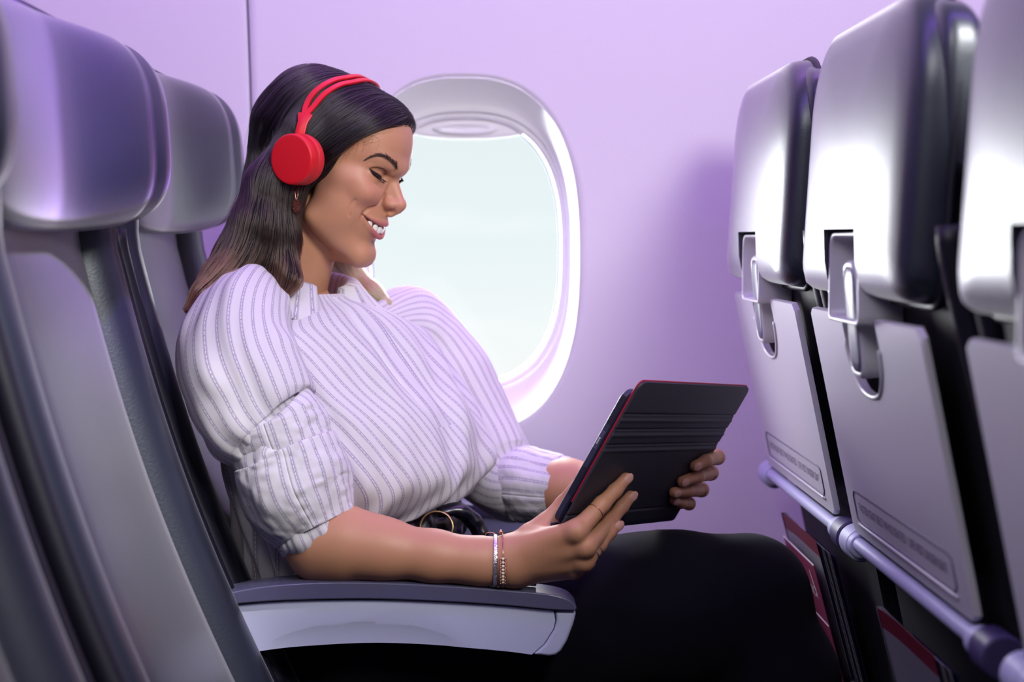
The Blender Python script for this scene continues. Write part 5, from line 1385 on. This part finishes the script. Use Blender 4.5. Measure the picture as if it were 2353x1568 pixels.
# --- finger rings
def finger_ring(q, r, i, t, m, rr, label, extra=None, n=1, rad_add=.0004):
    ax_ = np.asarray(q[i + 1]) - np.asarray(q[i]); ln = np.linalg.norm(ax_); ax_ /= ln; c = np.asarray(q[i]) + ax_ * ln * t; R_ = r[i] + (r[i + 1] - r[i]) * t
    o = torus('ring', c, ax_, R_ + rad_add, rr, m, None, 40)
    tag(o, label, 'ring', 'finger rings')
    if extra:
        a = np.linspace(0, 2 * math.pi, 26, endpoint=False); u_ = np.cross(ax_, [0.1, 0.2, 1]); u_ /= np.linalg.norm(u_); v_ = np.cross(ax_, u_)
        ps = []
        for x in a:
            bm = bmesh.new(); bmesh.ops.create_icosphere(bm, subdivisions=1, radius=.00075); vv_ = np.array([w.co[:] for w in bm.verts]) + c + (R_ + rad_add) * (math.cos(x) * u_ + math.sin(x) * v_); ff_ = [tuple(w.index for w in fc.verts) for fc in bm.faces]; bm.free(); ps.append((vv_, ff_))
        v, f = join_arrays(ps); mesh_obj('bead_row', v, f, m, o)['kind'] = 'stuff'
    return o
q, r = RH['index']; finger_ring(q, r, 0, .74, m_rose, .0005, 'beaded rose gold ring on the index finger of the near hand', extra=True)
q, r = RH['ring']; finger_ring(q, r, 0, .78, m_silver, .0007, 'outer of two stacked silver rings on the near hand', extra=True, rad_add=.0006); finger_ring(q, r, 0, .50, m_silver, .0008, 'inner of two stacked silver rings on the near hand', rad_add=.0006)
for nm, t, lb in (('index', .10, 'thin gold ring on the topmost finger gripping the tablet edge'), ('middle', .14, 'thin gold ring on the second finger down at the tablet edge'), ('ring', .16, 'thin gold ring on the third finger down at the tablet edge')):
    q, r = LH[nm]; finger_ring(q, r, 1, t, m_rose, .00055, lb, rad_add=.0001)
q, r = LH['middle']; finger_ring(q, r, 0, .92, m_rose, .00055, 'thin gold ring nearer the knuckle of the second finger down', rad_add=.0002)
# ------------------------------------------------------------------ reading matter in the seat pockets
m_page = mat('magazine pages', srgb(150, 146, 158), 0.6); m_cover = mat('magazine cover', srgb(138, 136, 148), 0.35); m_band = mat('red cover band', srgb(112, 26, 46), 0.5)
m_card = mat('maroon card', srgb(136, 44, 84), 0.5); m_wht = mat('white print', srgb(236, 226, 236), 0.5); m_navy = mat('blue cover', srgb(36, 36, 76), 0.5)
PSL = 0.27
def sheet(name, y0, y1, z0, z1, x_at_top, ztop, m, parent, curl=0.0, thick=.0006, n=14, xoff=0.0):
    """sheet standing in a pocket: far edge y1, near edge y0, leaning with the pocket"""
    ys = np.linspace(y1, y0, n); zs = np.linspace(z1, z0, 10); V = []
    for z in zs:
        x = x_at_top + (ztop - z) * PSL + xoff; c = curl * np.clip((ys - (y1 - .075)) / .075, 0, 1) ** 2
        V.append(np.stack([x - c, ys, np.full(n, z)], -1))
    V = np.array(V); B = V[::-1].copy(); B[..., 0] += thick
    A = np.concatenate([V, B]); k = len(A)
    F = [tuple(f) for f in grid_faces(k, n, wrap_u=True)] + [tuple(i * n for i in range(k)), tuple(i * n + n - 1 for i in range(k))[::-1]]
    return smooth_angle(fixn(mesh_obj(name, A.reshape(-1, 3), F, m, parent)), 40)
def magazine(y0, y1, x, zt, label):
    mg = empty('magazine', (x, (y0 + y1) / 2, .36), label, 'magazine', 'magazines in the seat pockets')
    sheet('front_cover', y0, y1, .36, zt - .020, x, zt, m_cover, mg, .004)
    sheet('cover_band', y0, y1, zt - .020, zt, x, zt, m_band, mg, .004)
    # cover rolled over at the far corner
    th = np.linspace(0, math.pi, 12); nrows = 8; V = []
    for k in range(nrows):
        z = zt - .10 * k / (nrows - 1); xx = x + (zt - z) * PSL; ys = [(y1 + .008 * math.sin(t), xx - .005 + .004 * (1 - math.cos(t))) for t in th]
        ys = ys + [(y1 - .03, xx + .002), (y1 - .075, xx + .0015)]
        V.append([(b, a, z) for a, b in ys])
    V = np.array(V); mesh_obj('curled_page', V.reshape(-1, 3), grid_faces(nrows, V.shape[1]), m_page, mg)
    for k in range(7): sheet('page', y0 + .002 * k, y1 - .022 + .003 * math.sin(k * 2.1), .36, zt - .006 - .0022 * k, x, zt, m_page if k % 3 else m_navy, mg, 0.0, .0008, 8, .003 + .0022 * k)
    sheet('back_cover', y0 + .008, y1 - .024, .36, zt - .020, x, zt, m_navy, mg, 0.0, .0008, 8, .020)
    return mg
magazine(1.800, 1.985, 0.4015, 0.6400, 'magazine with red banded cover in the pocket beside the knee')
magazine(1.325, 1.500, 0.4015, 0.6320, 'blurred red banded magazine low in the middle seat pocket')
cd_ = empty('card', (0.404, 1.89, .36), 'maroon printed card standing in front of the magazine by the knee', 'card')
sheet('card_sheet', 1.800, 1.982, .36, .610, .3990, .6115, m_card, cd_, 0, .0007)
bm = bmesh.new(); add_box(bm, (.3993, 1.891, .6104), (.0012, .182, .0012)); bm_obj('white_edge', bm, m_wht, cd_, smooth=False)
bm = bmesh.new(); add_box(bm, (.3990 + .076 * PSL - .0006, 1.836, .5355), (.0006, .072, .0011)); bm_obj('printed_line', bm, m_wht, cd_, smooth=False)
cu = bpy.data.curves.new('lettering', 'FONT'); cu.body = 'EMERGENCE'; cu.size = .018
to = bpy.data.objects.new('lettering', cu); COL.objects.link(to); bpy.context.view_layer.update()
me = bpy.data.meshes.new_from_object(to.evaluated_get(bpy.context.evaluated_depsgraph_get())); bpy.data.objects.remove(to)
tv = np.zeros(len(me.vertices) * 3, np.float32); me.vertices.foreach_get('co', tv); tv = tv.reshape(-1, 3); tv[:, 0] *= .10 / (tv[:, 0].max() - tv[:, 0].min())
sl_ = math.atan(PSL); oc = (.3990 + .046 * PSL - .0006, 1.922, .5655)
def map_card(v):
    v = np.asarray(v); ub = np.array([-math.sin(sl_), 0, math.cos(sl_)]); return np.array(oc) + v[:, :1] * np.array([0, -1.0, 0]) + v[:, 1:2] * ub - v[:, 2:3] * np.array([math.cos(sl_), 0, math.sin(sl_)])
v = map_card(np.c_[tv[:, :2], np.full(len(tv), .0003)]); mesh_obj('lettering', v, [tuple(p.vertices) for p in me.polygons], m_wht, cd_, smooth=False); bpy.data.meshes.remove(me)
fin = np.array([(.084, .034), (.089, .031), (.098, .012), (.103, -.004), (.097, .004), (.089, .020)]); mesh_obj('tail_fin_mark', map_card(np.c_[fin, np.full(6, .0003)]), [tuple(range(6))], m_wht, cd_, smooth=False)
# clear bag of a headset in front of the pocket
m_clear = bpy.data.materials.new('clear bag'); m_clear.use_nodes = True; _n = m_clear.node_tree.nodes; _l = m_clear.node_tree.links; _n.remove(_n['Principled BSDF'])
_t = _n.new('ShaderNodeBsdfTransparent'); _g = _n.new('ShaderNodeBsdfGlossy'); _g.inputs['Roughness'].default_value = .12; _m = _n.new('ShaderNodeMixShader'); _m.inputs[0].default_value = .14
_l.new(_t.outputs[0], _m.inputs[1]); _l.new(_g.outputs[0], _m.inputs[2]); _l.new(_m.outputs[0], _n['Material Output'].inputs[0])
I, J = np.meshgrid(np.linspace(0, 1, 36), np.linspace(0, 1, 30), indexing='ij'); y = 1.785 - .09 * J; z = .575 - .17 * I + .012 * np.sin(J * 7)
x = .428 + (0.61 - z) * .26 - .012 * np.sin(np.pi * J) * np.sin(np.pi * (.15 + .85 * I)) + .0032 * vnoise(np.stack([I.ravel() * 9, J.ravel() * 9], 1), 4).reshape(I.shape) + .0016 * vnoise(np.stack([I.ravel() * 22, J.ravel() * 22], 1), 5).reshape(I.shape)
tag(mesh_obj('plastic_bag', np.stack([x, y, z], -1).reshape(-1, 3), grid_faces(36, 30), m_clear), 'crumpled clear plastic bag low in the pocket beside the magazine', 'bag')
